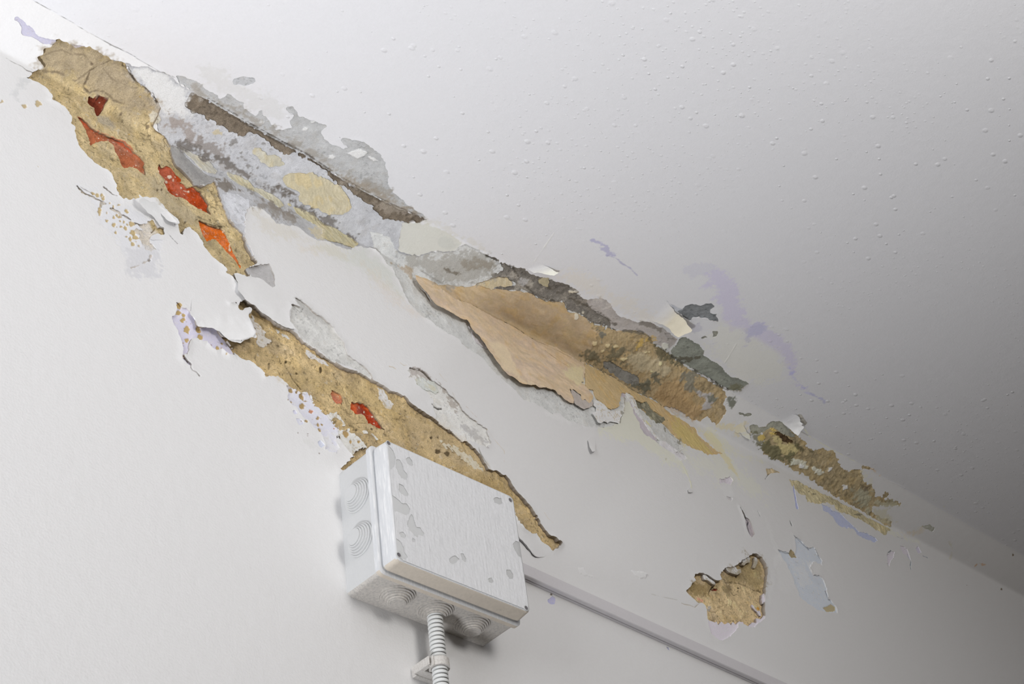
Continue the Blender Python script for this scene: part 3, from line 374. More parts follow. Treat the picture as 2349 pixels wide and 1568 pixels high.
P('yellowed_paint_patch','ochre yellow strip of old paint tapering down right of the fan','yellow',(0.681,0.518,0.288),-0.3,1.2,0,None,'4531,-26 4688,-9 4910,-2 5132,4 5337,1 5419,-41 5598,-58 5790,-29 5979,-23 6156,-63 6308,-116 6425,-124 6543,-132 6710,-139 6829,-147 6823,-251 6978,-305 7155,-370 7326,-378 7119,-486 6951,-558 6756,-561 6605,-587 6441,-578 6222,-515 6105,-428 6024,-385 5877,-410 5796,-368 5663,-348 5568,-273 5518,-196 5397,-132 5244,-203 5173,-316 5101,-526 4918,-649 4762,-662 4631,-568 4611,-461 4472,-507 4487,-285')
T((0.708,0.576,0.223),0.7,5,6,0,None,'6412,-170 6690,-209 6803,-321 6971,-409 7042,-499 6736,-550 6427,-545 6214,-459')
P('bare_skim_patch','dark grey green stripe of bare render inside the ochre strip','mould',(0.288,0.274,0.203),-1.6,1.3,0,None,'5524,-203 5616,-200 5720,-152 5773,-128 5828,-183 5883,-238 5951,-247 6065,-256 6209,-292 6114,-294 6006,-393 5887,-446 5863,-407 5790,-420 5768,-370 5706,-388 5684,-339 5634,-312 5539,-325 5514,-287')
P('bare_skim_patch','mauve grey strip of skim running down left of the ochre strip','skim',(0.684,0.630,0.686),-1.5,0.9,0.8,None,'5221,-214 5311,-192 5350,-264 5425,-328 5453,-444 5517,-503 5583,-513 5632,-589 5688,-681 5781,-718 5820,-789 5836,-860 5773,-839 5690,-807 5586,-814 5517,-777 5488,-712 5487,-625 5435,-560 5394,-500 5408,-395 5379,-329 5317,-259 5224,-272')
P('chalky_undercoat','chalky white sliver between the mauve and ochre strips','chalk',(0.860,0.860,0.860),-0.7,1,0,None,'5326,-175 5466,-160 5524,-203 5514,-287 5536,-337 5560,-425 5612,-490 5673,-561 5738,-620 5820,-701 5891,-739 5826,-767 5761,-708 5681,-665 5615,-567 5543,-492 5480,-471 5439,-361 5373,-263')
P('bare_skim_patch','short grey skim smear at the lower end of the mauve strip','skim',(0.852,0.834,0.860),-1,1.5,0.5,None,'5882,-772 6033,-726 6166,-746 6208,-806 6389,-787 6404,-859 6225,-954 6181,-905 6114,-895 6014,-880 5885,-848')
S((0.860,0.804,0.279),1.2,0.8,1,1,0,None,'5668,-514 5702,-538 5742,-559')
T((0.295,0.277,0.215),0.75,1,2,-0.6,None,'6141,-432 6112,-473 6090,-516 6065,-528 6050,-501 6059,-468 6072,-422 6097,-403 6125,-382 6139,-392')
T((0.302,0.284,0.221),0.75,1,2,-0.6,None,'6400,-521 6397,-535 6381,-544 6365,-554 6355,-553 6355,-541 6362,-528 6378,-511 6392,-510 6400,-512')
T((0.300,0.282,0.220),0.75,1,2,-0.6,None,'6353,-587 6351,-604 6325,-623 6302,-641 6296,-628 6286,-616 6308,-586 6322,-570 6341,-568 6362,-563')
T((0.270,0.253,0.197),0.75,1,2,-0.6,None,'5165,-604 5161,-620 5140,-646 5126,-652 5123,-637 5113,-628 5132,-600 5140,-592 5156,-580 5171,-582')
T((0.290,0.273,0.212),0.75,1,2,-0.6,None,'5971,-1042 5973,-1049 5949,-1061 5929,-1071 5920,-1072 5907,-1070 5924,-1057 5936,-1045 5956,-1038 5974,-1035')
S((0.128,0.125,0.103),0.8,0.85,0.6,0.5,-0.8,None,'6083,-408 6121,-440 6150,-507 6240,-522')
P('mouldy_paint_patch','olive tan mouldy paint on the slanted band between wall and ceiling','olive',(0.517,0.398,0.231),-0.4,1.6,0,None,'4104,561 4248,518 4363,536 4522,556 4714,590 4831,679 4943,786 5101,785 5240,741 5384,670 5574,687 5774,653 6032,631 6276,625 6446,624 6600,615 6790,622 6947,613 7034,572 7042,454 6999,599 7033,452 7222,354 7234,175 7198,78 6973,162 6920,57 6772,-9 6473,40 6332,37 6115,-42 5985,0 5790,-29 5419,-41 5132,4 4532,5 4423,58 4548,87 4482,246 4457,460 4281,489 4126,545')
T((0.612,0.393,0.189),0.45,7,9,0,None,'5948,43 5889,272 6008,406 6227,427 6507,355 6868,196 6772,-9 6473,40 6332,37 6115,-42')
T((0.640,0.560,0.387),0.6,5,6,0,None,'5115,343 5300,526 5617,558 5859,495 5773,298 5514,276 5338,215')
P('mouldy_skim_patch','dark grey smear of render on the slanted band right of the fan','concrete',(0.344,0.339,0.318),-1.4,1.5,0,None,'4789,131 4928,177 5104,181 5248,171 5443,183 5540,150 5584,72 5485,27 5350,24 5189,27 5017,45 4874,56')
T((0.186,0.171,0.115),0.8,5,11,0,None,'4413,108 4575,203 4761,271 4831,399 4915,458 4989,397 4978,277 5078,265 5092,195 4917,191 4805,138 4842,41 4680,23 4524,27')
T((0.228,0.228,0.193),0.85,1.5,5,0,None,'4375,523 4525,500 4597,440 4568,370 4453,428')
T((0.181,0.173,0.127),0.85,1.5,4,0,None,'5584,287 5688,354 5827,301 5860,237 5739,241')
T((0.285,0.276,0.226),0.85,2,5,0,None,'6102,525 6154,628 6330,687 6395,601 6367,469 6495,407 6400,324 6251,356 6252,436 6130,440')
T((0.558,0.547,0.561),0.85,2,5,0,None,'6555,395 6741,459 6880,441 6866,374 6987,267 6912,213 6747,261 6748,342 6610,360')
T((0.212,0.217,0.162),0.8,1.5,3,0,None,'6732,415 6847,477 6923,420 6848,367')
T((0.198,0.208,0.160),0.9,2,4,0,None,'7091,536 7166,591 7281,520 7249,445 7152,442')
T((0.210,0.197,0.128),0.8,4,8,0,None,'5576,108 5697,182 5791,127 5715,53 5608,44')
T((0.167,0.151,0.091),0.85,3,7,0,None,'5310,675 5529,685 5743,660 6016,623 5948,592 5771,607 5642,567 5479,568')
T((0.673,0.459,0.125),0.7,2,5,0,None,'5155,494 5162,685 5275,708 5292,777 5162,771 5089,691')
T((0.204,0.196,0.147),0.8,4,9,0,None,'5493,33 5622,150 5770,140 5781,46 5624,14')
T((0.822,0.685,0.407),0.85,0.8,2,1,None,'4530,314 4542,301 4524,283 4506,265 4476,269 4457,279 4449,299 4466,316 4493,323 4511,328')
T((0.841,0.701,0.417),0.85,0.8,2,1,None,'4711,266 4724,259 4710,239 4692,229 4672,235 4649,237 4652,258 4661,266 4680,277 4701,281')
T((0.851,0.711,0.422),0.85,0.8,2,1,None,'4898,430 4892,411 4875,399 4849,383 4814,372 4807,387 4793,396 4816,422 4850,431 4871,431')
T((0.860,0.753,0.447),0.85,0.8,2,1,None,'5398,569 5398,556 5378,544 5355,531 5334,526 5311,529 5322,543 5329,558 5358,568 5390,575')
T((0.860,0.782,0.465),0.85,0.8,2,1,None,'5681,507 5688,491 5680,481 5665,476 5650,473 5636,486 5628,496 5633,514 5649,519 5664,513')
T((0.860,0.731,0.434),0.85,0.8,2,1,None,'5108,318 5095,301 5087,283 5054,272 5016,264 5014,274 4999,281 5031,299 5057,319 5077,319')
T((0.860,0.776,0.462),0.85,0.8,2,1,None,'5638,351 5648,344 5626,332 5609,320 5595,319 5571,320 5580,334 5586,346 5608,353 5633,358')
T((0.841,0.702,0.417),0.85,0.8,2,1,None,'4721,366 4717,355 4711,343 4696,335 4677,336 4667,341 4664,352 4675,360 4690,368 4706,372')
P('bare_skim_patch','purple grey strip of bared ceiling along the mouldy band','skim',(0.559,0.524,0.503),-1.2,1.2,0.8,None,'3938,761 3915,826 3999,913 4130,953 4276,894 4453,829 4633,846 4798,880 4896,978 5049,1003 5195,994 5373,978 5522,969 5584,869 5590,757 5481,709 5319,710 5240,741 5058,783 4896,724 4734,619 4574,599 4448,686 4224,692 4059,684')
S((0.171,0.155,0.123),1.6,0.8,1.5,3,-0.6,None,'4766,634 4977,754 5149,762 5293,692')
S((0.211,0.189,0.155),2,0.7,2,4,0,None,'4824,898 5015,950 5235,937 5413,920 5526,943')
T((0.860,0.860,0.774),0.9,0.8,1,0.8,None,'5538,793 5570,772 5553,737 5539,704 5494,716 5450,731 5431,772 5438,800 5475,812 5504,821')
T((0.817,0.764,0.634),0.9,0.8,1,0.8,None,'4006,514 4014,481 4009,471 3998,456 3970,459 3951,487 3930,508 3931,539 3956,536 3975,528')
T((0.826,0.771,0.637),0.9,0.8,1,0.8,None,'4056,594 4065,585 4059,573 4052,562 4036,569 4021,577 4016,593 4021,601 4035,604 4046,606')
T((0.835,0.772,0.624),0.9,0.8,1,0.8,None,'3698,804 3689,771 3689,744 3650,730 3612,715 3596,731 3582,747 3602,776 3625,805 3665,807')
P('bare_concrete','dark grey lozenge of bare ceiling behind the curling white flake','concrete',(0.333,0.351,0.306),-1.6,1,0.8,None,'5535,978 5534,1063 5665,1070 5873,1073 6029,1009 6109,948 6277,948 6511,933 6615,886 6806,869 6908,909 7049,916 7130,911 7140,796 7154,697 6966,644 6777,636 6539,652 6355,644 6108,650 5882,640 5743,660 5639,734 5620,836')
T((0.133,0.121,0.088),0.85,1.5,4,0,None,'5858,727 5955,810 5990,864 6088,903 6128,931 6117,835 6074,745 6102,677 5967,670')
T((0.201,0.191,0.112),0.75,2,4,0,None,'6935,714 7006,825 7140,796 7155,707 7022,682')
S((0.146,0.141,0.115),1.4,0.8,1.2,2,-0.8,None,'5743,660 6108,650 6363,636 6549,644 6784,629 6982,629')
P('bare_concrete','dark blue grey blot on the ceiling right of the curling white flake','concrete',(0.273,0.287,0.296),-1.2,1,0.5,None,'5087,1365 5112,1424 5091,1506 5154,1592 5269,1633 5298,1709 5353,1763 5446,1732 5457,1630 5505,1608 5585,1651 5653,1601 5736,1549 5641,1509 5524,1509 5446,1454 5369,1399 5404,1326 5297,1319 5206,1339')
T((0.575,0.596,0.642),0.9,1,1,-0.4,None,'4812,1421 4956,1422 5119,1429 5104,1349 4973,1366')
T((0.620,0.619,0.702),0.7,3,5,0,None,'5375,1291 5487,1314 5516,1392 5648,1316 5641,1197 5518,1224')
P('bare_concrete','small dark fleck on the ceiling below the dark blot','concrete',(0.361,0.359,0.307),-0.8,0.8,0,None,'5772,1175 5781,1239 5848,1243 5831,1174')
P('bare_concrete','small dark hooked fleck on the ceiling, right of the other fleck','concrete',(0.363,0.361,0.309),-0.8,0.8,0,None,'5801,1368 5880,1423 5944,1325 5907,1285 5872,1346')
T((0.621,0.604,0.761),0.6,1.5,4,0,None,'5956,1189 6047,1297 6079,1248 6046,1152')
P('lifting_paint','broad pale paint flake curling off the ceiling, its pointed tip hanging free','flake',(0.860,0.803,0.651),0.5,0.5,0,(4849,1083,5505,1214,13),'4758,1294 4815,1417 4949,1377 5064,1334 5187,1325 5344,1297 5409,1259 5556,1221 5571,1176 5529,1088 5508,1002 5412,1005 5242,1056 5126,1058 5015,1035 4892,1003 4803,1023 4795,1156')
P('lifting_paint','small bright white paint chip hanging from the ceiling above the fan','flake',(0.860,0.860,0.765),0.5,0.6,0,(2894,921,3104,788,5),'2811,757 2841,831 2907,930 3034,946 3165,937 3216,948 3210,870 3114,821 3012,800 2941,748')
T((0.492,0.482,0.686),0.75,1.5,2.5,0,0,'3127,1637 3221,1655 3334,1687 3480,1666 3603,1628 3570,1579 3519,1567 3372,1588 3319,1600 3363,1658')
S((0.490,0.481,0.645),0.9,0.8,0.8,1,0,0,'3507,1558 3641,1591 3790,1570 3917,1571 4028,1547 4112,1529')
T((0.625,0.616,0.768),0.3,3,4,0,0,'4532,1991 4529,2094 4595,2194 4722,2260 4890,2251 4906,2157 4799,2052 4757,1969 4609,1942')
T((0.665,0.607,0.860),0.5,5,5,0,0,'4869,2130 4890,2251 5056,2265 5244,2241 5413,2175 5594,2059 5760,1957 5892,1885 5977,1833 6163,1796 6206,1883 6313,1874 6439,1850 6556,1875 6692,1885 6873,1838 7042,1782 7199,1715 7370,1596 7504,1509 7583,1381 7748,1373 7975,1314 7864,1300 7637,1358 7461,1418 7208,1542 6978,1649 6761,1643 6637,1643 6437,1646 6352,1615 6429,1467 6328,1511 6226,1640 6087,1656 6013,1575 5876,1592 5740,1607 5612,1740 5456,1795 5348,1828 5284,1945 5106,1980 4998,1875 5027,2031')
T((0.573,0.572,0.766),0.7,3,4,0,0,'6213,1631 6177,1805 6228,1885 6408,1856 6434,1731 6366,1624 6436,1471 6328,1511')
S((0.582,0.583,0.860),2,0.8,3,4,0,0,'7361,1500 7563,1397 7768,1356 7906,1329')
S((0.667,0.670,0.860),1.4,0.7,1.5,2,0,0,'7828,1278 8009,1279 8136,1305 8383,1319')
S((0.571,0.573,0.757),1.5,0.75,1.5,2,0,0,'8101,1307 8234,1306 8348,1321 8433,1285')
S((0.860,0.860,0.860),0.7,0.8,0.5,0.5,0.5,0,'6291,1398 6422,1138 6481,1002')
S((0.860,0.860,0.805),0.8,0.7,0.6,0.5,0.5,0,'2645,1448 2725,1181 2806,909')
P('mouldy_paint_patch','olive brown mould stain on the ceiling edge towards the right','olive',(0.519,0.416,0.245),-0.3,2,0,None,'7988,402 8029,441 8029,525 8233,615 8363,589 8691,553 8731,539 8889,544 8980,478 9140,483 9280,565 9520,604 9619,560 9734,501 9905,442 10091,456 10166,553 10245,644 10429,681 10404,633 10242,564 10360,504 10475,419 10666,432 10787,371 10909,310 11030,337 11011,442 11149,454 11146,340 11352,403 11589,409 11392,305 11185,243 10971,132 11089,45 11361,42 11603,72 11609,-17 11377,-62 11031,-33 10572,-8 10112,-9 9703,18 9378,67 9036,52 8776,70 8567,65 8322,45')
P('bare_concrete','grey rim of bare ceiling at the top of the olive mould stain','concrete',(0.453,0.450,0.371),-1,0.8,0,None,'7762,320 7797,366 7877,391 7931,374 8033,419 8037,483 8058,544 8215,614 8339,595 8470,569 8600,531 8697,542 8647,510 8605,470 8501,467 8404,456 8330,466 8229,474 8160,464 8116,413 8086,348 8033,294 7922,245 7849,255')
P('bare_mortar','dark brown gash in the olive mould stain','mortar',(0.127,0.081,0.043),-2,1.2,0,None,'8264,437 8337,458 8412,449 8508,459 8619,455 8719,435 8745,415 8676,395 8652,364 8539,357 8442,389 8325,401 8264,395')
T((0.707,0.603,0.302),0.9,2,4,0.5,None,'8304,339 8362,375 8438,366 8536,345 8662,368 8773,406 8874,386 8877,312 8812,252 8760,209 8686,188 8584,197 8532,238 8426,266')
T((0.201,0.188,0.103),0.9,3,7,0,None,'8183,160 8253,254 8356,256 8459,259 8539,230 8599,182 8701,172 8786,209 8887,188 8933,155 8830,121 8680,110 8578,77 8455,67 8361,69 8248,104')
T((0.234,0.220,0.132),0.8,3,7,0,None,'7892,222 8040,286 8160,297 8206,191 8076,135 7970,151')
S((0.133,0.119,0.067),1.5,0.85,1.5,3,0,None,'8726,428 8826,407 8927,387 9064,414 9153,463 9172,515')
T((0.860,0.645,0.185),0.8,1.5,4,0.3,None,'8228,463 8255,442 8229,423 8200,410 8179,409 8138,423 8140,448 8140,476 8174,484 8213,479')
T((0.860,0.640,0.184),0.8,1.5,4,0.3,None,'8188,288 8194,255 8179,233 8138,226 8107,218 8069,236 8069,261 8074,291 8105,308 8162,302')
T((0.860,0.649,0.186),0.8,1.5,4,0.3,None,'8282,413 8276,391 8261,380 8237,362 8204,358 8184,370 8180,387 8192,408 8226,415 8259,421')
T((0.860,0.860,0.732),0.85,1.5,4,0.5,None,'8925,205 9036,231 9208,251 9275,182 9202,130 9095,127 8957,144')
T((0.860,0.860,0.744),0.9,1,3,0.5,None,'9309,218 9436,229 9639,250 9587,217 9640,163 9565,153 9449,202')
T((0.860,0.860,0.860),0.9,0.8,2,0.8,None,'9714,358 9730,345 9716,321 9695,306 9667,318 9634,324 9634,351 9643,361 9667,371 9698,378')
T((0.860,0.860,0.860),0.9,0.8,2,0.8,None,'9188,177 9188,144 9179,134 9155,120 9117,114 9099,140 9078,156 9088,189 9122,193 9151,187')
T((0.860,0.860,0.860),0.9,0.8,2,0.8,None,'10243,230 10249,206 10236,183 10213,162 10171,172 10135,184 10130,216 10141,233 10175,241 10215,251')
T((0.828,0.809,0.650),0.5,3,5,0,None,'10242,564 10459,434 10650,448 10483,555')
T((0.528,0.547,0.435),0.6,4,6,0,None,'10417,217 10549,317 10736,305 10938,164 10984,2 10698,110 10511,123')
T((0.223,0.172,0.113),0.8,2,5,0,None,'10454,362 10632,403 10700,365 10592,297')
T((0.572,0.544,0.397),0.8,2,4,0,None,'10832,210 11158,300 11369,387 11589,409 11392,305 11122,217')
T((0.724,0.696,0.528),0.6,4,5,0,None,'10987,116 11288,172 11625,80 11377,-62 11142,22')
P('lifting_paint','pale pentagonal paint flake peeling off the ceiling above the olive stain','flake',(0.860,0.860,0.860),0.5,0.5,0,(8178,704,8636,677,9),'8200,816 8313,853 8397,839 8473,794 8484,769 8571,763 8582,722 8642,739 8669,684 8685,611 8693,546 8604,554 8472,581 8355,592 8241,615 8185,677')
P('bare_concrete','shadow grey patch painted on the bared ceiling right of the pentagonal flake','concrete',(0.602,0.574,0.509),-0.6,0.8,0,None,'8299,876 8365,897 8477,861 8625,817 8644,748 8578,768 8477,796')  # the flake's shadow is put into this patch's grey
P('bare_concrete','small grey blot on the ceiling near the right end of the stain','concrete',(0.532,0.535,0.466),-0.6,1,0,None,'12236,235 12307,287 12356,330 12537,309 12567,251 12368,229')
P('bare_concrete','thin dark sliver on the ceiling between the mouldy band and the olive stain','concrete',(0.340,0.342,0.289),-0.8,0.7,0,None,'7414,419 7535,453 7655,516 7679,476 7589,421 7476,406')
P('lifting_paint','upturned white paint edge at the left end of the olive stain','flake',(0.860,0.860,0.711),0.4,0.8,0,(7461,173,7925,169,3),'7629,351 7665,284 7866,206 7964,155 7833,130 7706,157 7570,139 7426,158 7426,240 7521,302')
T((0.860,0.750,0.432),0.55,4,6,0,0,'7176,129 7426,240 7638,313 7852,221 7719,142 7466,114 7273,49')
S((0.860,0.860,0.652),0.7,0.6,0.6,0.8,-0.4,0,'8701,694 8888,629 9505,619 9832,630 10218,643')
S((0.476,0.456,0.413),0.7,0.8,0.5,0.3,-0.6,0,'8698,630 8862,628')
S((0.818,0.550,0.245),1.6,0.6,1.5,2,0,0,'10161,529 10256,636 10454,663 10668,633')
S((0.860,0.860,0.860),0.6,0.6,0.5,0.3,0.4,0,'10478,644 10913,625 11310,668')
P('mouldy_paint_patch','tan water stain along the top of the wall below the olive stain','olive',(0.722,0.635,0.403),-0.2,1.3,0,None,'8940,-178 9122,-124 9319,-107 9542,-100 9847,-104 10144,-71 10423,-89 10752,-67 11003,-98 11280,-78 11536,-110 11333,-294 11104,-274 10769,-231 10350,-266 10156,-320 10052,-298 10025,-224 9845,-253 9572,-382 9267,-461 9275,-334 9131,-392 9049,-321 8958,-275')
T((0.200,0.183,0.130),0.8,0.8,1,0,None,'9427,-206 9418,-216 9402,-228 9387,-233 9379,-232 9372,-228 9385,-217 9395,-210 9413,-201 9427,-200')
T((0.203,0.186,0.132),0.8,0.8,1,0,None,'9619,-175 9625,-181 9575,-203 9528,-224 9507,-228 9475,-233 9514,-211 9540,-192 9584,-178 9628,-165')
T((0.222,0.204,0.145),0.8,0.8,1,0,None,'10305,-82 10299,-91 10277,-108 10262,-109 10254,-108 10247,-105 10260,-93 10273,-84 10292,-72 10309,-72')
T((0.230,0.211,0.150),0.8,0.8,1,0,None,'10812,-97 10816,-102 10717,-149 10634,-179 10592,-189 10526,-208 10600,-171 10643,-152 10731,-116 10824,-84')
T((0.860,0.860,0.717),0.5,4,5,0,0,'10979,-86 11426,-87 12044,-70 12373,-35 12082,-121 11538,-174 11100,-147')
P('lavender_undercoat','long lavender streak of undercoat on the wall below the tan water stain','lav',(0.594,0.640,0.860),-0.5,1.3,0.4,None,'9670,-343 9872,-327 9975,-349 10156,-320 10287,-417 10440,-463 10558,-523 10755,-470 10966,-453 11045,-508 10876,-592 10666,-608 10492,-610 10385,-526 10159,-591 9979,-618 9906,-522 9789,-463 9678,-465')
P('lavender_undercoat','grey lavender sliver near the wall top at the far right','lav',(0.834,0.783,0.860),-0.5,0.9,0.2,None,'11706,-337 11922,-332 11923,-461 11905,-595 11862,-525 11726,-490')
P('lavender_undercoat','curved lavender bite in the wall paint at the far right','lav',(0.834,0.783,0.860),-0.6,0.9,0.2,None,'11229,-692 11382,-584 11484,-557 11355,-710 11238,-835 11134,-968 11155,-824')
P('lavender_undercoat','small lavender notch by the wall top, furthest right','lav',(0.771,0.731,0.860),-0.5,0.9,0.2,None,'12183,-236 12322,-141 12360,-258 12240,-313')
P('lavender_undercoat','thin blue sliver down the wall beside the curved crack','lav',(0.538,0.576,0.860),-0.6,0.5,0.2,None,'9040,-200 9006,-400 8982,-574 8967,-723 8898,-730 8937,-551 8970,-353')
S((0.143,0.167,0.212),0.8,0.85,0.6,0.5,-1,None,'11192,-738 11246,-663 11376,-573')
S((0.142,0.165,0.209),1.1,0.85,0.6,0.5,-1,None,'11130,-899 11128,-969')
S((0.198,0.276,0.354),0.9,0.85,0.6,0.5,-1,None,'11882,-459 11886,-514 11912,-590 11847,-684 11832,-759')
S((0.211,0.293,0.378),1,0.85,0.6,0.5,-1,None,'12377,-307 12508,-295')
S((0.301,0.279,0.238),0.7,0.7,0.6,0.5,-0.8,None,'11718,-175 11821,-173 11920,-136')
T((0.219,0.144,0.064),0.9,0.6,0.5,0,None,'14613,569 14623,549 14617,543 14608,533 14587,535 14565,551 14554,566 14549,585 14569,583 14591,580')
T((0.182,0.119,0.053),0.9,0.6,0.5,0,None,'14833,-97 14815,-117 14794,-133 14778,-132 14758,-135 14769,-119 14774,-107 14803,-87 14826,-75 14829,-88')
T((0.161,0.104,0.046),0.9,0.6,0.5,0,None,'13580,-452 13571,-461 13560,-469 13547,-476 13541,-471 13545,-464 13548,-454 13562,-448 13575,-445 13579,-445')
T((0.692,0.439,0.240),0.8,1,1.5,0,None,'13939,80 13958,144 14003,113 13973,69')
T((0.716,0.454,0.249),0.7,1.5,1.5,0,None,'14010,147 14103,175 14177,180 14116,143')
T((0.794,0.693,0.520),0.5,4,5,0,None,'11940,-48 12138,90 12265,187 12358,178 12245,86 12206,24 12024,-46')
S((0.803,0.767,0.572),0.7,0.4,1,1,0,None,'12321,721 12423,664')
S((0.674,0.646,0.493),1.2,0.4,2,3,0,None,'13015,221 13187,162 13316,22 13223,-102')
P('lavender_undercoat','large lavender blue patch of undercoat on the wall right of the hole','lav',(0.734,0.783,0.860),-1,1.4,0.6,None,'8634,-1304 8745,-1321 8854,-1379 8938,-1436 9105,-1345 9114,-1459 9180,-1494 9222,-1557 9169,-1624 8961,-1651 8827,-1795 8867,-1895 9040,-1853 9119,-1921 9101,-2098 9093,-2252 9175,-2243 9253,-2310 9251,-2414 8961,-2519 8741,-2556 8506,-2506 8343,-2470 8340,-2342 8306,-2298 8303,-2169 8264,-2034 8260,-1941 8168,-1918 8149,-1831 8103,-1762 8289,-1722 8383,-1707 8456,-1613 8523,-1675 8627,-1463')
T((0.860,0.860,0.860),0.5,2,4,0,None,'8809,-1706 8991,-1640 9132,-1686 9018,-1842 8837,-1906 8780,-1850')
T((0.860,0.860,0.860),0.4,3,8,0,None,'8457,-1890 8716,-1816 8787,-2038 8538,-2218 8414,-2074')
T((0.433,0.345,0.188),0.95,0.6,1.5,-0.6,None,'8456,-1613 8517,-1658 8558,-1720 8425,-1768 8379,-1718')
T((0.587,0.496,0.294),0.95,0.6,1.5,-0.6,None,'8884,-2453 9149,-2308 9253,-2310 9218,-2397 8965,-2509')
S((0.124,0.154,0.221),0.9,0.7,1.2,1,0,None,'8630,-1316 8736,-1344 8846,-1401 8938,-1436')
S((0.128,0.160,0.229),0.9,0.7,1.2,1,0,None,'9118,-1379 9158,-1482 9207,-1562')
S((0.160,0.190,0.232),0.9,0.7,1.2,1,0,None,'8109,-1766 8226,-1755 8379,-1718')
S((0.204,0.230,0.278),0.7,0.7,1,1,0,None,'9078,-2125 9093,-2252 9171,-2254')
T((0.860,0.860,0.860),0.35,4,3,0,0,'7912,-1936 8128,-1819 8260,-1941 8290,-2137 8306,-2298 8071,-2462 7878,-2519 7876,-2320')
P('exposed_plaster','dark tan plaster in the deep hole right of the cable duct','plaster',(0.754,0.581,0.336),-6,0.6,0.5,None,'7446,-2066 7540,-2025 7575,-2026 7606,-2042 7646,-2055 7686,-2094 7716,-2138 7702,-2204 7704,-2264 7657,-2361 7608,-2452 7589,-2518 7536,-2609 7500,-2713 7452,-2827 7409,-2939 7391,-2980 7373,-3079 7288,-3165 7183,-3246 7046,-3376 6928,-3408 6838,-3404 6704,-3419 6673,-3491 6562,-3605 6459,-3693 6366,-3756 6204,-3851 6123,-3833 6036,-3784 6025,-3701 6033,-3577 6058,-3469 6055,-3381 6064,-3389 6024,-3360 5978,-3354 5922,-3382 5843,-3354 5772,-3322 5682,-3280 5724,-3240 5824,-3169 5865,-3111 5963,-3021 5933,-2987 5967,-2925 6041,-2892 6156,-2833 6230,-2832 6312,-2835 6394,-2864 6489,-2849 6547,-2797 6541,-2735 6585,-2674 6726,-2546 6831,-2512 6967,-2434 7072,-2350 7170,-2261 7330,-2149')
T((0.321,0.229,0.094),0.75,5,6,0,None,'5854,-3121 5983,-3007 6243,-2954 6388,-2935 6348,-3013 6263,-3105 6093,-3182 5963,-3214 5857,-3250')
T((0.323,0.247,0.114),0.65,7,8,0,None,'7352,-2134 7592,-2081 7698,-2165 7584,-2520 7396,-2657 7276,-2627 7202,-2587 7005,-2663 6765,-2747 6706,-2664 7079,-2433')
T((0.212,0.160,0.086),0.7,5,6,0,None,'6638,-2881 6808,-2796 6816,-2851 6705,-2934 6616,-2952')
P('exposed_brick','dark red brick edge deep in the hole right of the cable duct','brick',(0.270,0.044,0.023),-8,0.6,0,None,'6353,-2998 6426,-2948 6507,-2926 6487,-2965 6410,-3001 6337,-3023')
T((0.860,0.422,0.298),0.8,1.5,2,0,None,'5976,-3253 6041,-3249 6107,-3245 6061,-3292 6015,-3283 5979,-3270')
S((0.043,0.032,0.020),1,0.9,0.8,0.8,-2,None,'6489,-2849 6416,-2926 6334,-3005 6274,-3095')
S((0.137,0.096,0.051),1.4,0.7,1.5,2,-0.8,None,'6720,-2756 6908,-2696 7068,-2654 7180,-2654 7307,-2662 7491,-2638')
S((0.083,0.061,0.034),0.6,0.8,0.5,0.5,-0.8,None,'6800,-2902 6819,-2921 6874,-2908')
T((0.046,0.034,0.021),0.9,0.5,0.5,-1,None,'7012,-2744 6997,-2756 6989,-2761 6974,-2765 6957,-2770 6963,-2762 6961,-2758 6980,-2746 6995,-2741 7002,-2743')
T((0.046,0.034,0.021),0.9,0.5,0.5,-1,None,'7022,-2559 7013,-2570 7006,-2580 6996,-2587 6992,-2578 6994,-2568 6999,-2555 7008,-2548 7016,-2546 7023,-2547')
T((0.044,0.032,0.020),0.9,0.5,0.5,-1,None,'6501,-3105 6500,-3111 6492,-3115 6485,-3119 6481,-3118 6480,-3112 6485,-3105 6492,-3098 6498,-3099 6503,-3100')
T((0.619,0.573,0.514),0.85,0.8,0.8,0.5,None,'6227,-3328 6208,-3353 6189,-3381 6170,-3385 6158,-3370 6161,-3351 6174,-3322 6191,-3312 6213,-3298 6227,-3303')
T((0.792,0.416,0.076),0.9,0.6,0.8,0.3,None,'7352,-2958 7346,-2973 7324,-2983 7302,-2993 7292,-2991 7281,-2982 7302,-2964 7316,-2949 7336,-2947 7357,-2946')
P('chalky_undercoat','mauve white undercoat clinging to the upper left edge of the hole','chalk',(0.860,0.860,0.860),-1.6,0.6,0,None,'6724,-2553 6830,-2516 6974,-2437 6997,-2476 7077,-2440 7070,-2502 6987,-2558 6857,-2591 6787,-2596 6751,-2576')
P('chalky_undercoat','mauve white undercoat at the top of the hole','chalk',(0.860,0.860,0.860),-1.6,0.6,0,None,'7339,-2149 7392,-2147 7334,-2242 7252,-2278 7188,-2341 7133,-2347 7188,-2288 7165,-2276')
P('chalky_undercoat','upright white scrap of undercoat inside the top of the hole','chalk',(0.860,0.860,0.860),-2.5,0.6,0,None,'7504,-2079 7567,-2076 7559,-2127 7479,-2257 7416,-2313 7391,-2281 7463,-2175')
P('chalky_undercoat','curved white undercoat rim on the left lobe of the hole','chalk',(0.860,0.860,0.860),-1.6,0.7,0,None,'6161,-2844 6228,-2839 6319,-2864 6418,-2893 6414,-2933 6330,-2937 6255,-2912 6187,-2923')
P('lavender_undercoat','thin pale lavender streak inside the hole at the lower right','lav',(0.834,0.783,0.860),-3,0.6,0,None,'7153,-2967 7199,-2984 7194,-3024 7272,-3049 7293,-3013 7315,-3087 7275,-3112 7231,-3057 7209,-3057 7146,-3014')
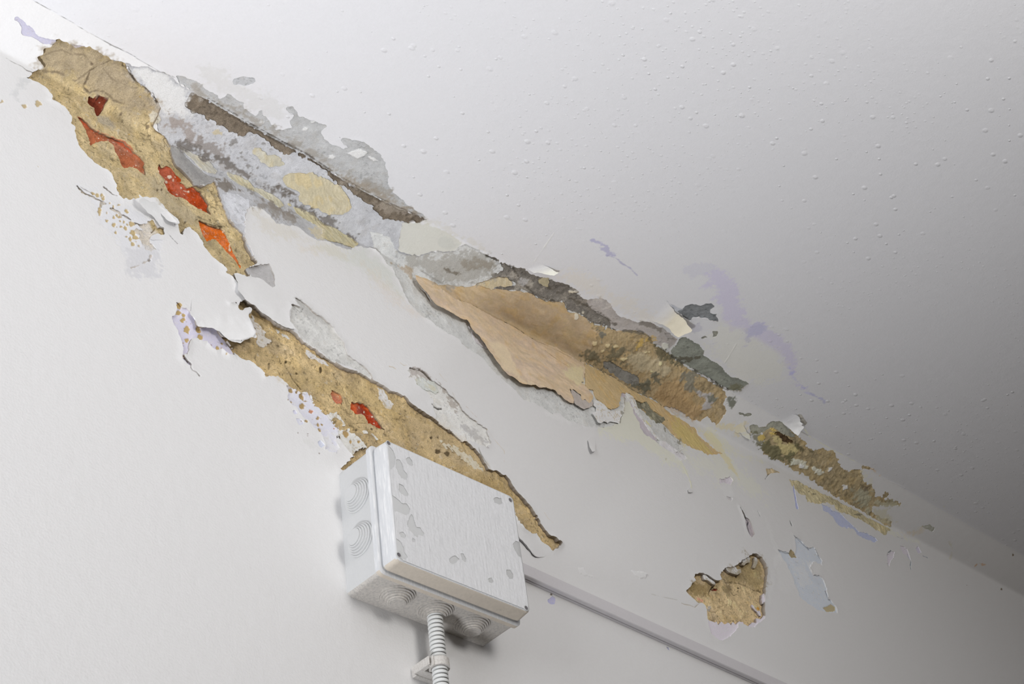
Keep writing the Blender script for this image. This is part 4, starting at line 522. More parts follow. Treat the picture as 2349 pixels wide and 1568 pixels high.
P('lavender_undercoat','pale lavender chip on the right edge of the hole','lav',(0.834,0.783,0.860),-1.5,0.5,0,None,'7443,-2726 7500,-2687 7462,-2824 7395,-2892 7395,-2814')
P('lavender_undercoat','pale blue undercoat tongue hanging below the hole','lav',(0.834,0.783,0.860),-1.2,0.6,0,None,'6041,-3575 6115,-3573 6199,-3584 6228,-3535 6255,-3593 6339,-3510 6390,-3538 6484,-3474 6535,-3502 6588,-3429 6652,-3464 6740,-3379 6821,-3364 6838,-3404 6704,-3419 6673,-3491 6562,-3605 6459,-3693 6366,-3756 6204,-3851 6123,-3833 6036,-3784 6025,-3701')
P('lavender_undercoat','pale blue undercoat wedge at the lower right of the hole','lav',(0.834,0.783,0.860),-1.2,0.6,0,None,'6932,-3396 7024,-3303 7126,-3276 7152,-3198 7253,-3177 7355,-3085 7355,-3132 7179,-3259 7046,-3376')
P('bare_skim_patch','mauve grey slit in the wall paint above the hole','skim',(0.584,0.532,0.569),-2,0.5,1,None,'7425,-1293 7478,-1321 7519,-1420 7589,-1431 7616,-1497 7621,-1667 7526,-1769 7481,-1720 7447,-1638 7462,-1518 7449,-1409')
S((0.028,0.035,0.043),1.3,0.95,0.6,0.5,-2.5,None,'7436,-1298 7470,-1343 7515,-1431 7574,-1475 7524,-1551 7524,-1628 7531,-1738')
S((0.052,0.067,0.068),0.9,0.9,0.5,0.5,-1.5,None,'7859,-1181 7883,-1259')
S((0.057,0.073,0.074),1.2,0.9,0.5,0.5,-1.5,None,'8648,-1052 8660,-1127')
S((0.055,0.061,0.057),0.9,0.85,0.6,0.5,-1,None,'8480,-238 8363,-348 8277,-444')
P('bare_skim_patch','small grey lilac scar on the wall above the slit','skim',(0.813,0.763,0.831),-0.9,0.9,0.6,None,'7087,-933 7262,-841 7362,-761 7418,-817 7332,-931 7202,-954 7060,-1022')
P('bare_skim_patch','tiny grey scar below the grey lilac scar','skim',(0.756,0.739,0.752),-0.7,0.8,0.4,None,'7147,-1210 7303,-1177 7258,-1243 7157,-1254')
T((0.860,0.860,0.860),0.5,2,3,0,0,'7053,-1045 7325,-953 7346,-1121 7115,-1232')
P('yellowed_paint_patch','small stained notch where the wall top cracks, left of the tan stain','olive',(0.722,0.595,0.395),-0.6,0.8,0,None,'8367,-222 8544,-128 8728,-135 8506,-237 8363,-348')
P('lifting_paint','small curled white paint flake standing off the lower wall','flake',(0.860,0.860,0.860),1,0.3,0,(4422,-1324,4335,-1627,5),'4292,-1446 4399,-1334 4444,-1370 4407,-1569 4340,-1625 4298,-1562')
P('lifting_paint','tiny white paint chip stuck at the end of a drip on the wall','flake',(0.860,0.860,0.860),0.5,0.4,0,(6330,-1379,6302,-1475,2),'6249,-1459 6330,-1379 6387,-1385 6355,-1454 6276,-1486')
S((0.860,0.860,0.501),0.9,0.5,1.2,1,0.4,0,'6290,-1072 6325,-1153 6361,-1272 6356,-1369')
T((0.860,0.860,0.684),0.55,9,9,0,0,'4607,-579 5188,-249 5348,-334 5512,-496 5710,-701 5997,-829 6187,-980 6337,-1110 5915,-1133 5575,-1049 5312,-1029 4969,-1179 4572,-1221 4504,-951')
T((0.860,0.860,0.734),0.5,12,12,0,0,'6249,-760 7028,-545 7455,-363 7685,-509 8003,-620 8181,-849 7779,-910 7423,-857 6898,-974 6422,-978')
T((0.860,0.779,0.478),0.7,2.5,4,0,0,'6871,-169 7169,-79 7392,-166 7362,-342 7490,-490 7588,-730 7453,-606 7254,-449 7042,-338')
T((0.860,0.845,0.555),0.3,6,8,0,0,'6850,-158 7157,39 7487,-22 7646,-159 7895,-176 8453,-64 8156,-169 7600,-301 7355,-284')
T((0.661,0.592,0.428),0.25,9,9,0,0,'-1096,-424 -870,-324 -681,-450 -421,-462 -171,-428 -590,-598 -912,-678')
T((0.670,0.710,0.623),0.4,12,8,0,0,'-91,-492 622,-102 974,-149 1173,-511 938,-546 420,-461')
T((0.778,0.652,0.519),0.3,12,8,0,0,'602,-359 947,-448 1191,-687 1457,-731 1266,-831 920,-740')
T((0.760,0.680,0.552),0.3,8,8,0,0,'-380,-640 262,-271 432,-305 76,-507 -349,-677')
P('exposed_plaster','long sandy tan gash of bare plaster running down behind the junction box','plaster',(0.595,0.452,0.245),-4.8,1.1,1.6,None,'-1391,-2058 -1280,-1999 -1189,-1901 -1115,-1928 -1055,-1929 -966,-1981 -876,-2000 -770,-2027 -664,-2038 -555,-2015 -494,-2033 -434,-2086 -327,-2130 -218,-2142 -109,-2170 3,-2164 80,-2209 175,-2229 306,-2198 440,-2150 538,-2152 617,-2198 732,-2210 846,-2239 1002,-2199 1118,-2229 1108,-2238 1174,-2287 1255,-2300 1356,-2324 1456,-2348 1559,-2362 1661,-2386 1764,-2400 1856,-2429 1945,-2480 2063,-2488 2146,-2535 2241,-2627 2283,-2708 2346,-2763 2462,-2715 2607,-2721 2691,-2769 2764,-2887 2898,-2964 2993,-3057 3054,-3130 3109,-3238 3204,-3330 3315,-3336 3420,-3377 3342,-3486 3224,-3569 3185,-3528 3062,-3495 3004,-3405 2906,-3443 2784,-3410 2691,-3319 2636,-3213 2452,-3125 1845,-3052 1161,-3084 662,-3172 323,-3439 42,-3707 12,-3704 161,-3538 218,-3447 129,-3372 61,-3324 0,-3273 35,-3171 -6,-3132 -67,-3073 -114,-3022 -186,-3026 -218,-2968 -276,-2980 -302,-2934 -347,-2853 -425,-2846 -483,-2888 -525,-2871 -594,-2860 -657,-2854 -712,-2821 -759,-2801 -700,-2829 -758,-2787 -856,-2842 -946,-2885 -959,-2837 -1017,-2803 -1060,-2801 -1111,-2763 -1154,-2753 -1256,-2795 -1306,-2774 -1349,-2756 -1391,-2699 -1426,-2655 -1469,-2637 -1525,-2588 -1404,-2573 -1251,-2504 -1102,-2381 -1071,-2317 -1134,-2172 -1170,-2126 -1097,-1989 -1138,-1995 -1236,-2087 -1280,-2086 -1295,-2045 -1279,-2012 -1316,-2032')
T((0.528,0.398,0.182),0.4,8,9,0,None,'-758,-2771 -251,-2528 196,-2427 660,-2323 962,-2413 971,-2637 639,-2561 185,-2583 -261,-2718 -619,-2777')
T((0.565,0.441,0.269),0.45,8,8,0,None,'1057,-2488 1760,-2371 2087,-2577 2324,-2789 2040,-2907 1697,-2857 1366,-2757')
T((0.359,0.250,0.101),0.5,6,7,0,None,'1854,-2984 2410,-2819 2677,-2857 2743,-3009 2468,-3022 2109,-3039')
T((0.087,0.061,0.032),0.85,0.6,1,-0.8,None,'1619,-2541 1608,-2559 1599,-2574 1589,-2572 1579,-2572 1581,-2558 1584,-2545 1594,-2532 1606,-2520 1614,-2530')
T((0.088,0.061,0.032),0.85,0.6,1,-0.8,None,'1606,-2759 1586,-2782 1571,-2803 1545,-2817 1521,-2810 1528,-2792 1525,-2774 1553,-2757 1578,-2745 1590,-2746')
T((0.088,0.062,0.033),0.85,0.6,1,-0.8,None,'1748,-2730 1746,-2745 1718,-2775 1693,-2781 1682,-2773 1664,-2766 1686,-2739 1700,-2728 1727,-2708 1753,-2710')
T((0.087,0.061,0.032),0.85,0.6,1,-0.8,None,'1508,-2598 1507,-2610 1491,-2630 1475,-2635 1465,-2628 1461,-2618 1467,-2601 1482,-2591 1499,-2579 1507,-2584')
T((0.081,0.057,0.030),0.85,0.6,1,-0.8,None,'353,-2996 344,-3007 339,-3016 327,-3024 318,-3019 319,-3011 319,-3000 330,-2992 339,-2989 347,-2987')
T((0.082,0.057,0.030),0.85,0.6,1,-0.8,None,'569,-2892 569,-2898 560,-2910 552,-2912 547,-2908 543,-2903 548,-2893 553,-2889 562,-2882 568,-2884')
T((0.079,0.055,0.029),0.9,0.5,0.6,-0.8,None,'-117,-2362 -122,-2387 -132,-2403 -144,-2420 -155,-2403 -154,-2380 -152,-2351 -139,-2332 -128,-2335 -122,-2338')
T((0.076,0.053,0.028),0.9,0.5,0.6,-0.8,None,'-672,-2528 -671,-2537 -680,-2543 -688,-2546 -691,-2545 -696,-2540 -690,-2530 -687,-2521 -679,-2518 -672,-2521')
T((0.077,0.053,0.028),0.9,0.5,0.6,-0.8,None,'-606,-2480 -611,-2488 -616,-2496 -624,-2503 -631,-2498 -633,-2492 -631,-2482 -623,-2477 -617,-2473 -609,-2473')
T((0.076,0.053,0.028),0.9,0.5,0.6,-0.8,None,'-834,-2615 -842,-2627 -846,-2637 -854,-2636 -864,-2638 -863,-2629 -862,-2621 -853,-2612 -845,-2605 -840,-2610')
T((0.077,0.054,0.028),0.9,0.5,0.6,-0.8,None,'-455,-2573 -460,-2584 -468,-2589 -478,-2595 -485,-2597 -488,-2589 -485,-2581 -476,-2569 -467,-2568 -458,-2568')
S((0.048,0.030,0.014),0.8,0.9,0.5,0.5,-1.2,None,'-580,-2610 -552,-2659 -493,-2710 -413,-2766')
S((0.167,0.119,0.053),0.6,0.7,0.6,0.6,-0.8,None,'-288,-2819 -210,-2826 -153,-2836')
S((0.082,0.060,0.032),0.6,0.7,0.6,0.6,-0.8,None,'230,-2888 264,-2924 315,-2931 386,-2884 494,-2843')
P('exposed_brick','small salmon brick showing in the lower tan plaster','brick',(0.666,0.199,0.101),-6,0.9,0,None,'0,-2595 44,-2589 81,-2594 125,-2604 148,-2645 153,-2680 132,-2764 100,-2741 62,-2774 34,-2750 2,-2728 -8,-2666')
P('exposed_brick','deep red brick showing just above the junction box','brick',(0.472,0.051,0.012),-6.8,0.9,0,None,'286,-2633 355,-2609 411,-2568 456,-2562 510,-2560 552,-2593 572,-2629 616,-2647 620,-2690 655,-2726 698,-2760 745,-2828 683,-2833 637,-2838 600,-2833 555,-2831 509,-2836 498,-2790 464,-2753 404,-2751 349,-2783 313,-2770 307,-2743 262,-2756 273,-2699')
T((0.717,0.132,0.036),0.7,2,2,0,None,'273,-2699 331,-2627 374,-2653 350,-2768 314,-2754')
T((0.728,0.172,0.040),0.7,1.5,2,0,None,'485,-2587 552,-2601 535,-2624 482,-2618')
T((0.231,0.034,0.024),0.6,3,3,0,None,'390,-2645 469,-2594 510,-2650 502,-2743 428,-2725')
T((0.860,0.860,0.693),0.8,0.5,0.8,0.4,None,'607,-2685 605,-2691 600,-2695 594,-2697 590,-2697 587,-2694 591,-2688 595,-2683 600,-2679 606,-2681')
T((0.860,0.860,0.690),0.8,0.5,0.8,0.4,None,'505,-2660 496,-2677 490,-2691 479,-2689 470,-2689 469,-2676 472,-2663 482,-2651 493,-2640 501,-2649')
T((0.860,0.855,0.680),0.8,0.5,0.8,0.4,None,'301,-2720 298,-2725 296,-2732 292,-2732 287,-2730 289,-2725 288,-2720 293,-2717 297,-2712 298,-2715')
T((0.860,0.860,0.686),0.8,0.5,0.8,0.4,None,'437,-2594 437,-2599 430,-2603 423,-2607 418,-2608 416,-2603 419,-2598 425,-2591 432,-2589 435,-2591')
P('chalky_undercoat','speckled chalky scrap on the tan gash under the torn white sheet','chalk',(0.685,0.645,0.589),-3.6,2,0,None,'-1140,-2110 -1072,-2067 -1021,-2097 -992,-2147 -948,-2173 -889,-2208 -875,-2266 -800,-2276 -787,-2318 -879,-2372 -970,-2450 -999,-2425 -1012,-2351 -1033,-2298 -1054,-2228 -1097,-2169')
P('chalky_undercoat','narrow white streak on the tan gash close to its upper edge','chalk',(0.725,0.715,0.693),-3.8,1,0,None,'-785,-2053 -733,-2079 -656,-2081 -595,-2091 -570,-2135 -613,-2149 -681,-2126 -726,-2108')
P('chalky_undercoat','thin white smear on the tan gash below the grey skim wedge','chalk',(0.736,0.711,0.682),-3.8,1.5,0,None,'-346,-2206 -251,-2175 -175,-2219 -79,-2205 -3,-2249 -83,-2272 -193,-2260 -302,-2249')
P('chalky_undercoat','white leaf shaped smear on the tan gash near the deep red brick','chalk',(0.780,0.762,0.741),-3.8,1.2,0,None,'705,-2248 775,-2246 818,-2287 860,-2337 903,-2379 870,-2402 889,-2447 799,-2487 756,-2454 775,-2415 715,-2397 680,-2360 717,-2288')
P('chalky_undercoat','spotted white smear on the tan gash above the box lid','chalk',(0.860,0.832,0.715),-3.8,2.2,0,None,'1576,-2584 1693,-2615 1819,-2593 1940,-2607 2079,-2630 2176,-2704 2242,-2741 2308,-2779 2163,-2791 2024,-2767 1924,-2728 1844,-2664 1671,-2658')
P('chalky_undercoat','white hook shaped smear left of the deep red brick','chalk',(0.810,0.792,0.746),-3.8,1,0,None,'-82,-2979 -21,-2929 53,-2895 104,-2909 129,-2963 176,-3030 120,-3090 62,-3095 145,-3050 134,-2997 85,-2968 32,-3007 -4,-3001 -44,-3063 -56,-3025')
P('chalky_undercoat','thin white arc on the tan gash just above the box corner','chalk',(0.829,0.812,0.765),-3.8,0.9,0,None,'438,-2979 485,-2950 513,-2975 561,-2939 602,-2979 620,-3030 590,-3028 565,-2981 498,-2974 442,-3013')
P('chalky_undercoat','speckled chalky patch touching the upper left corner of the box','chalk',(0.786,0.776,0.739),-2.4,1.5,0,None,'42,-3168 132,-3128 202,-3069 214,-3107 310,-3093 345,-3114 372,-3145 435,-3190 447,-3221 387,-3240 322,-3325 236,-3397 166,-3371 68,-3321 44,-3253')
T((0.510,0.342,0.138),0.95,0.5,1.5,-0.8,None,'196,-3143 183,-3167 167,-3195 146,-3201 131,-3189 124,-3175 135,-3147 150,-3136 171,-3119 192,-3122')
T((0.513,0.344,0.139),0.95,0.5,1.5,-0.8,None,'248,-3221 236,-3245 226,-3260 211,-3260 193,-3263 197,-3243 195,-3230 214,-3208 231,-3197 237,-3211')
T((0.516,0.347,0.140),0.95,0.5,1.5,-0.8,None,'361,-3172 353,-3187 342,-3199 328,-3201 317,-3203 313,-3193 320,-3181 330,-3168 344,-3159 358,-3164')
T((0.514,0.345,0.139),0.95,0.5,1.5,-0.8,None,'279,-3301 276,-3314 267,-3332 258,-3335 251,-3325 250,-3313 252,-3296 262,-3288 272,-3279 276,-3285')
P('lavender_undercoat','pale blue spattered undercoat left of the tan gash above the box','lav',(0.773,0.772,0.860),-1.2,1.4,0.5,None,'-664,-2864 -594,-2860 -532,-2867 -483,-2881 -441,-2890 -374,-2822 -341,-2865 -302,-2934 -290,-2979 -218,-2968 -186,-3026 -114,-3022 -74,-3076 -32,-3101 -13,-3143 37,-3142 0,-3273 9,-3354 17,-3434 -8,-3502 -95,-3525 -165,-3527 -191,-3370 -237,-3306 -305,-3265 -367,-3236 -436,-3210 -496,-3167 -543,-3117 -618,-3094 -657,-3034 -644,-2956')
T((0.449,0.308,0.120),0.95,0.5,1.2,-0.8,None,'-411,-3028 -428,-3051 -439,-3073 -459,-3076 -479,-3073 -477,-3058 -476,-3040 -457,-3027 -437,-3010 -422,-3015')
T((0.443,0.304,0.118),0.95,0.5,1.2,-0.8,None,'-583,-3056 -591,-3069 -598,-3081 -609,-3088 -619,-3082 -619,-3073 -618,-3061 -608,-3054 -597,-3047 -588,-3047')
T((0.441,0.303,0.118),0.95,0.5,1.2,-0.8,None,'-635,-3052 -634,-3058 -642,-3063 -648,-3068 -653,-3068 -656,-3062 -653,-3055 -647,-3046 -641,-3046 -636,-3047')
T((0.451,0.309,0.120),0.95,0.5,1.2,-0.8,None,'-217,-3112 -220,-3129 -235,-3146 -251,-3146 -260,-3146 -270,-3136 -258,-3118 -249,-3103 -233,-3091 -216,-3098')
T((0.453,0.311,0.121),0.95,0.5,1.2,-0.8,None,'-211,-3276 -209,-3288 -224,-3299 -238,-3311 -245,-3305 -253,-3295 -244,-3278 -235,-3264 -221,-3264 -210,-3263')
T((0.449,0.308,0.120),0.95,0.5,1.2,-0.8,None,'-368,-3222 -372,-3233 -387,-3247 -404,-3259 -420,-3255 -421,-3246 -420,-3234 -402,-3221 -384,-3215 -375,-3213')
T((0.447,0.306,0.119),0.95,0.5,1.2,-0.8,None,'-437,-2902 -446,-2925 -456,-2944 -472,-2959 -488,-2945 -484,-2925 -486,-2900 -468,-2885 -453,-2880 -446,-2882')
T((0.447,0.307,0.119),0.95,0.5,1.2,-0.8,None,'-421,-2924 -420,-2941 -433,-2962 -444,-2959 -449,-2953 -457,-2941 -448,-2921 -441,-2908 -429,-2895 -419,-2907')
T((0.445,0.305,0.119),0.95,0.5,1.2,-0.8,None,'-508,-2877 -507,-2892 -516,-2914 -524,-2911 -528,-2902 -533,-2889 -527,-2869 -522,-2861 -513,-2849 -507,-2859')
T((0.442,0.303,0.118),0.95,0.5,1.2,-0.8,None,'-576,-2895 -585,-2908 -591,-2920 -602,-2927 -612,-2921 -613,-2912 -611,-2899 -601,-2891 -590,-2886 -582,-2885')
T((0.451,0.310,0.121),0.95,0.5,1.2,-0.8,None,'-287,-3222 -287,-3233 -294,-3243 -301,-3252 -303,-3241 -308,-3231 -302,-3214 -299,-3206 -292,-3207 -286,-3207')
T((0.451,0.310,0.121),0.95,0.5,1.2,-0.8,None,'-267,-3220 -268,-3230 -273,-3236 -278,-3236 -283,-3236 -284,-3227 -282,-3219 -276,-3209 -271,-3207 -268,-3213')
T((0.451,0.310,0.121),0.95,0.5,1.2,-0.8,None,'-236,-3206 -237,-3219 -244,-3227 -250,-3227 -255,-3226 -258,-3216 -253,-3205 -248,-3193 -242,-3190 -235,-3197')
T((0.449,0.308,0.120),0.95,0.5,1.2,-0.8,None,'-362,-2940 -376,-2952 -385,-2958 -403,-2968 -423,-2973 -419,-2966 -422,-2962 -402,-2950 -384,-2944 -374,-2940')
T((0.453,0.311,0.121),0.95,0.5,1.2,-0.8,None,'-172,-3177 -176,-3184 -178,-3187 -183,-3188 -187,-3189 -186,-3184 -187,-3180 -182,-3175 -178,-3173 -175,-3175')
T((0.450,0.309,0.120),0.95,0.5,1.2,-0.8,None,'-299,-3163 -303,-3172 -310,-3177 -319,-3181 -325,-3182 -330,-3177 -325,-3170 -319,-3161 -310,-3158 -300,-3159')
T((0.448,0.308,0.120),0.95,0.5,1.2,-0.8,None,'-424,-3248 -424,-3252 -429,-3257 -433,-3261 -437,-3257 -438,-3254 -437,-3248 -432,-3244 -428,-3242 -425,-3242')
T((0.447,0.307,0.119),0.95,0.5,1.2,-0.8,None,'-466,-3266 -468,-3271 -472,-3275 -476,-3279 -479,-3276 -481,-3273 -478,-3267 -475,-3264 -471,-3263 -467,-3262')
T((0.592,0.242,0.101),0.9,0.5,1.2,-0.6,None,'-300,-3056 -314,-3074 -321,-3080 -338,-3090 -355,-3093 -352,-3080 -353,-3070 -336,-3052 -321,-3050 -311,-3051')
T((0.602,0.246,0.103),0.9,0.5,1.2,-0.6,None,'-10,-3159 -14,-3166 -17,-3169 -21,-3170 -25,-3170 -26,-3166 -24,-3162 -20,-3156 -16,-3154 -11,-3156')
T((0.860,0.860,0.850),0.6,4,8,0,None,'-191,-3370 -84,-3352 13,-3281 17,-3434 -95,-3525 -165,-3527')
P('lavender_undercoat','small bluish chip left of the box top corner','lav',(0.701,0.732,0.860),-0.6,0.7,0,None,'-282,-3473 -229,-3415 -195,-3435 -162,-3463 -214,-3520 -263,-3520')
P('lavender_undercoat','round bluish chip among the spatter, further up','lav',(0.751,0.757,0.860),-0.5,0.6,0,None,'-550,-3269 -514,-3246 -445,-3264 -454,-3303 -497,-3337 -538,-3320')
P('lavender_undercoat','small bluish notch above the round bluish chip','lav',(0.717,0.716,0.860),-0.5,0.6,0,None,'-601,-3179 -558,-3152 -525,-3194 -576,-3231')
T((0.294,0.235,0.200),0.8,0.6,0.6,-0.5,None,'-526,-3454 -529,-3463 -532,-3466 -536,-3467 -540,-3467 -541,-3461 -539,-3455 -536,-3448 -531,-3447 -527,-3450')
T((0.295,0.236,0.202),0.8,0.6,0.6,-0.5,None,'-382,-3401 -388,-3409 -393,-3414 -401,-3421 -408,-3418 -409,-3413 -406,-3405 -400,-3400 -393,-3398 -385,-3396')
T((0.295,0.236,0.202),0.8,0.6,0.6,-0.5,None,'-388,-3432 -392,-3439 -396,-3446 -401,-3446 -406,-3445 -407,-3440 -405,-3434 -401,-3429 -395,-3424 -390,-3427')
T((0.299,0.239,0.204),0.8,0.6,0.6,-0.5,None,'-244,-3606 -245,-3609 -249,-3613 -253,-3614 -256,-3614 -259,-3612 -256,-3608 -253,-3604 -248,-3601 -243,-3603')
T((0.739,0.738,0.720),0.5,2.5,5,0,0,'-471,-3506 -400,-3483 -318,-3510 -349,-3557 -418,-3560 -465,-3532')
P('lavender_undercoat','bluish white undercoat with tan spots left of the torn white sheet','lav',(0.744,0.718,0.860),-1.4,0.9,2,None,'-2073,-2418 -2038,-2415 -2004,-2444 -1941,-2411 -1906,-2440 -1885,-2491 -1836,-2505 -1829,-2548 -1835,-2606 -1794,-2600 -1737,-2595 -1723,-2556 -1667,-2559 -1610,-2530 -1561,-2535 -1547,-2560 -1525,-2588 -1469,-2622 -1426,-2655 -1391,-2699 -1349,-2756 -1335,-2788 -1414,-2811 -1470,-2801 -1512,-2768 -1583,-2826 -1647,-2812 -1688,-2756 -1765,-2787 -1807,-2792 -1890,-2834 -1923,-2920 -1916,-2984 -1929,-3058 -1970,-3086 -1956,-3124 -1915,-3149 -1881,-3162 -1887,-3195 -1928,-3192 -1962,-3179 -1996,-3151 -2003,-3103 -1991,-3021 -2005,-2953 -2026,-2880 -2055,-2788 -2096,-2748 -2111,-2679 -2118,-2637 -2091,-2607 -2071,-2550 -2072,-2473')
T((0.571,0.413,0.181),1,0.4,1.2,-0.6,None,'-2001,-2513 -2016,-2538 -2026,-2551 -2044,-2555 -2066,-2564 -2062,-2545 -2066,-2536 -2046,-2512 -2026,-2499 -2015,-2508')
T((0.575,0.415,0.182),1,0.4,1.2,-0.6,None,'-1962,-2524 -1961,-2535 -1971,-2544 -1980,-2554 -1986,-2549 -1991,-2539 -1987,-2525 -1980,-2513 -1970,-2513 -1963,-2513')
T((0.575,0.415,0.182),1,0.4,1.2,-0.6,None,'-1947,-2587 -1963,-2612 -1973,-2638 -1992,-2645 -2014,-2638 -2011,-2620 -2014,-2598 -1994,-2583 -1975,-2566 -1961,-2570')
T((0.578,0.418,0.183),1,0.4,1.2,-0.6,None,'-1878,-2679 -1899,-2724 -1917,-2756 -1949,-2757 -1984,-2766 -1978,-2730 -1985,-2706 -1949,-2664 -1917,-2638 -1901,-2663')
T((0.582,0.420,0.184),1,0.4,1.2,-0.6,None,'-1766,-2617 -1772,-2650 -1785,-2663 -1802,-2673 -1814,-2671 -1822,-2646 -1812,-2619 -1803,-2589 -1787,-2588 -1768,-2597')
T((0.581,0.420,0.184),1,0.4,1.2,-0.6,None,'-1750,-2640 -1751,-2651 -1763,-2664 -1776,-2675 -1786,-2668 -1790,-2661 -1786,-2646 -1775,-2636 -1762,-2630 -1754,-2629')
T((0.580,0.419,0.184),1,0.4,1.2,-0.6,None,'-1751,-2726 -1756,-2751 -1769,-2769 -1784,-2769 -1794,-2770 -1803,-2752 -1793,-2730 -1784,-2707 -1770,-2698 -1753,-2710')
T((0.579,0.419,0.184),1,0.4,1.2,-0.6,None,'-1905,-2850 -1915,-2869 -1925,-2889 -1941,-2901 -1958,-2892 -1955,-2875 -1959,-2856 -1941,-2843 -1925,-2833 -1917,-2834')
T((0.578,0.418,0.183),1,0.4,1.2,-0.6,None,'-1962,-2909 -1960,-2916 -1970,-2926 -1980,-2928 -1985,-2928 -1992,-2924 -1985,-2914 -1980,-2907 -1971,-2900 -1961,-2902')
T((0.579,0.418,0.184),1,0.4,1.2,-0.6,None,'-1975,-3100 -1974,-3113 -1983,-3127 -1991,-3125 -1996,-3124 -2001,-3112 -1997,-3100 -1991,-3087 -1983,-3079 -1976,-3088')
T((0.583,0.421,0.185),1,0.4,1.2,-0.6,None,'-1608,-2579 -1616,-2589 -1620,-2595 -1628,-2597 -1637,-2600 -1637,-2594 -1637,-2590 -1629,-2581 -1620,-2575 -1613,-2577')
T((0.586,0.424,0.186),1,0.4,1.2,-0.6,None,'-1527,-2752 -1530,-2765 -1539,-2782 -1549,-2786 -1560,-2779 -1561,-2769 -1560,-2753 -1549,-2744 -1538,-2734 -1532,-2739')
T((0.589,0.426,0.187),1,0.4,1.2,-0.6,None,'-1439,-2808 -1445,-2821 -1449,-2826 -1456,-2835 -1463,-2831 -1463,-2820 -1463,-2809 -1456,-2799 -1449,-2800 -1443,-2800')
T((0.580,0.419,0.184),1,0.4,1.2,-0.6,None,'-1870,-2593 -1870,-2603 -1875,-2608 -1880,-2613 -1883,-2610 -1887,-2602 -1883,-2591 -1880,-2581 -1875,-2583 -1870,-2584')
T((0.571,0.412,0.181),1,0.4,1.2,-0.6,None,'-2000,-2418 -2012,-2446 -2024,-2470 -2043,-2470 -2061,-2471 -2066,-2453 -2060,-2432 -2045,-2411 -2026,-2393 -2007,-2404')
T((0.586,0.424,0.186),1,0.4,1.2,-0.6,None,'-1487,-2678 -1486,-2680 -1492,-2686 -1497,-2690 -1500,-2688 -1503,-2686 -1500,-2680 -1497,-2677 -1491,-2674 -1488,-2673')
T((0.588,0.425,0.186),1,0.4,1.2,-0.6,None,'-1492,-2746 -1492,-2754 -1496,-2758 -1501,-2759 -1503,-2759 -1507,-2753 -1503,-2746 -1501,-2739 -1496,-2737 -1492,-2740')
T((0.269,0.119,0.097),0.8,0.6,0.6,-0.5,None,'-1612,-2764 -1618,-2775 -1621,-2779 -1628,-2786 -1636,-2785 -1635,-2775 -1635,-2767 -1629,-2757 -1622,-2758 -1616,-2758')
S((0.157,0.133,0.113),0.9,0.85,0.6,0.5,-1.5,None,'-1956,-3116 -1915,-3149 -1881,-3162 -1887,-3209 -1867,-3237 -1819,-3236 -1778,-3268')
P('lifting_paint','broad bright white paint sheet torn loose between the two tan gashes','flake',(0.860,0.860,0.860),0,0.5,0,(-1587,-1967,-1304,-2604,9),'-1900,-2486 -1830,-2559 -1815,-2614 -1717,-2580 -1633,-2536 -1547,-2539 -1505,-2565 -1391,-2601 -1260,-2567 -1201,-2489 -1111,-2412 -1037,-2390 -1050,-2317 -1092,-2210 -1156,-2113 -1103,-2036 -1094,-1982 -1131,-1978 -1192,-2051 -1252,-2099 -1296,-2040 -1384,-2054 -1235,-1934 -1204,-1901 -1292,-1808 -1469,-1738 -1586,-1720 -1746,-1973 -1887,-2259')
P('lifting_paint','smooth white paint tongue with a torn lower edge above the tan gash','flake',(0.860,0.860,0.860),0,0.5,0,(-765,-1436,-966,-1997,6),'-1334,-1588 -1106,-1530 -982,-1453 -906,-1479 -799,-1515 -722,-1533 -554,-1621 -539,-1656 -575,-1759 -581,-1896 -491,-1966 -554,-2007 -663,-2030 -770,-2019 -876,-1991 -966,-1973 -1040,-1929 -1055,-1912 -1115,-1920 -1189,-1893 -1233,-1842 -1284,-1804 -1276,-1715 -1304,-1647')
P('bare_skim_patch','rounded grey skim wedge above the tan gash','skim',(0.738,0.736,0.714),-1.6,0.9,0.8,None,'-485,-1499 -406,-1500 -296,-1527 -203,-1581 -76,-1617 36,-1645 95,-1734 203,-1814 241,-1981 368,-2018 481,-2047 592,-2110 601,-2189 521,-2161 390,-2157 276,-2163 145,-2194 49,-2191 -77,-2171 -217,-2125 -326,-2114 -433,-2069 -491,-1966 -581,-1896 -575,-1759 -539,-1656 -554,-1621 -411,-1605')
T((0.526,0.518,0.501),0.7,2,4,0,None,'-485,-1499 -296,-1527 -76,-1617 19,-1653 -145,-1687 -334,-1650 -412,-1623')
S((0.132,0.121,0.107),0.6,0.6,0.8,1,-0.8,None,'-522,-1613 -461,-1648 -398,-1666 -362,-1579')
P('bare_skim_patch','pale speckled skim stretch above the box with a cream blotch in it','skim',(0.858,0.849,0.818),-1.3,1,0.8,None,'1205,-1703 1290,-1693 1367,-1667 1429,-1678 1488,-1712 1558,-1752 1622,-1752 1685,-1764 1766,-1799 1805,-1832 1895,-1883 1966,-1923 2033,-1985 2113,-2042 2239,-2077 2389,-2103 2400,-2180 2430,-2269 2405,-2136 2421,-2333 2367,-2390 2253,-2422 2181,-2420 2016,-2441 1945,-2480 1764,-2400 1661,-2386 1539,-2350 1540,-2260 1517,-2190 1502,-2136 1532,-2062 1436,-1984 1355,-1961 1286,-1922 1286,-1830 1221,-1850 1175,-1893 1216,-1801 1171,-1782')
P('yellowed_paint_patch','cream blotch in the speckled skim above the box','yellow',(0.688,0.705,0.653),-0.6,1.1,0,None,'1286,-1830 1399,-1755 1504,-1756 1591,-1746 1628,-1791 1651,-1863 1590,-1933 1508,-1910 1419,-1951 1336,-1939 1288,-1900')
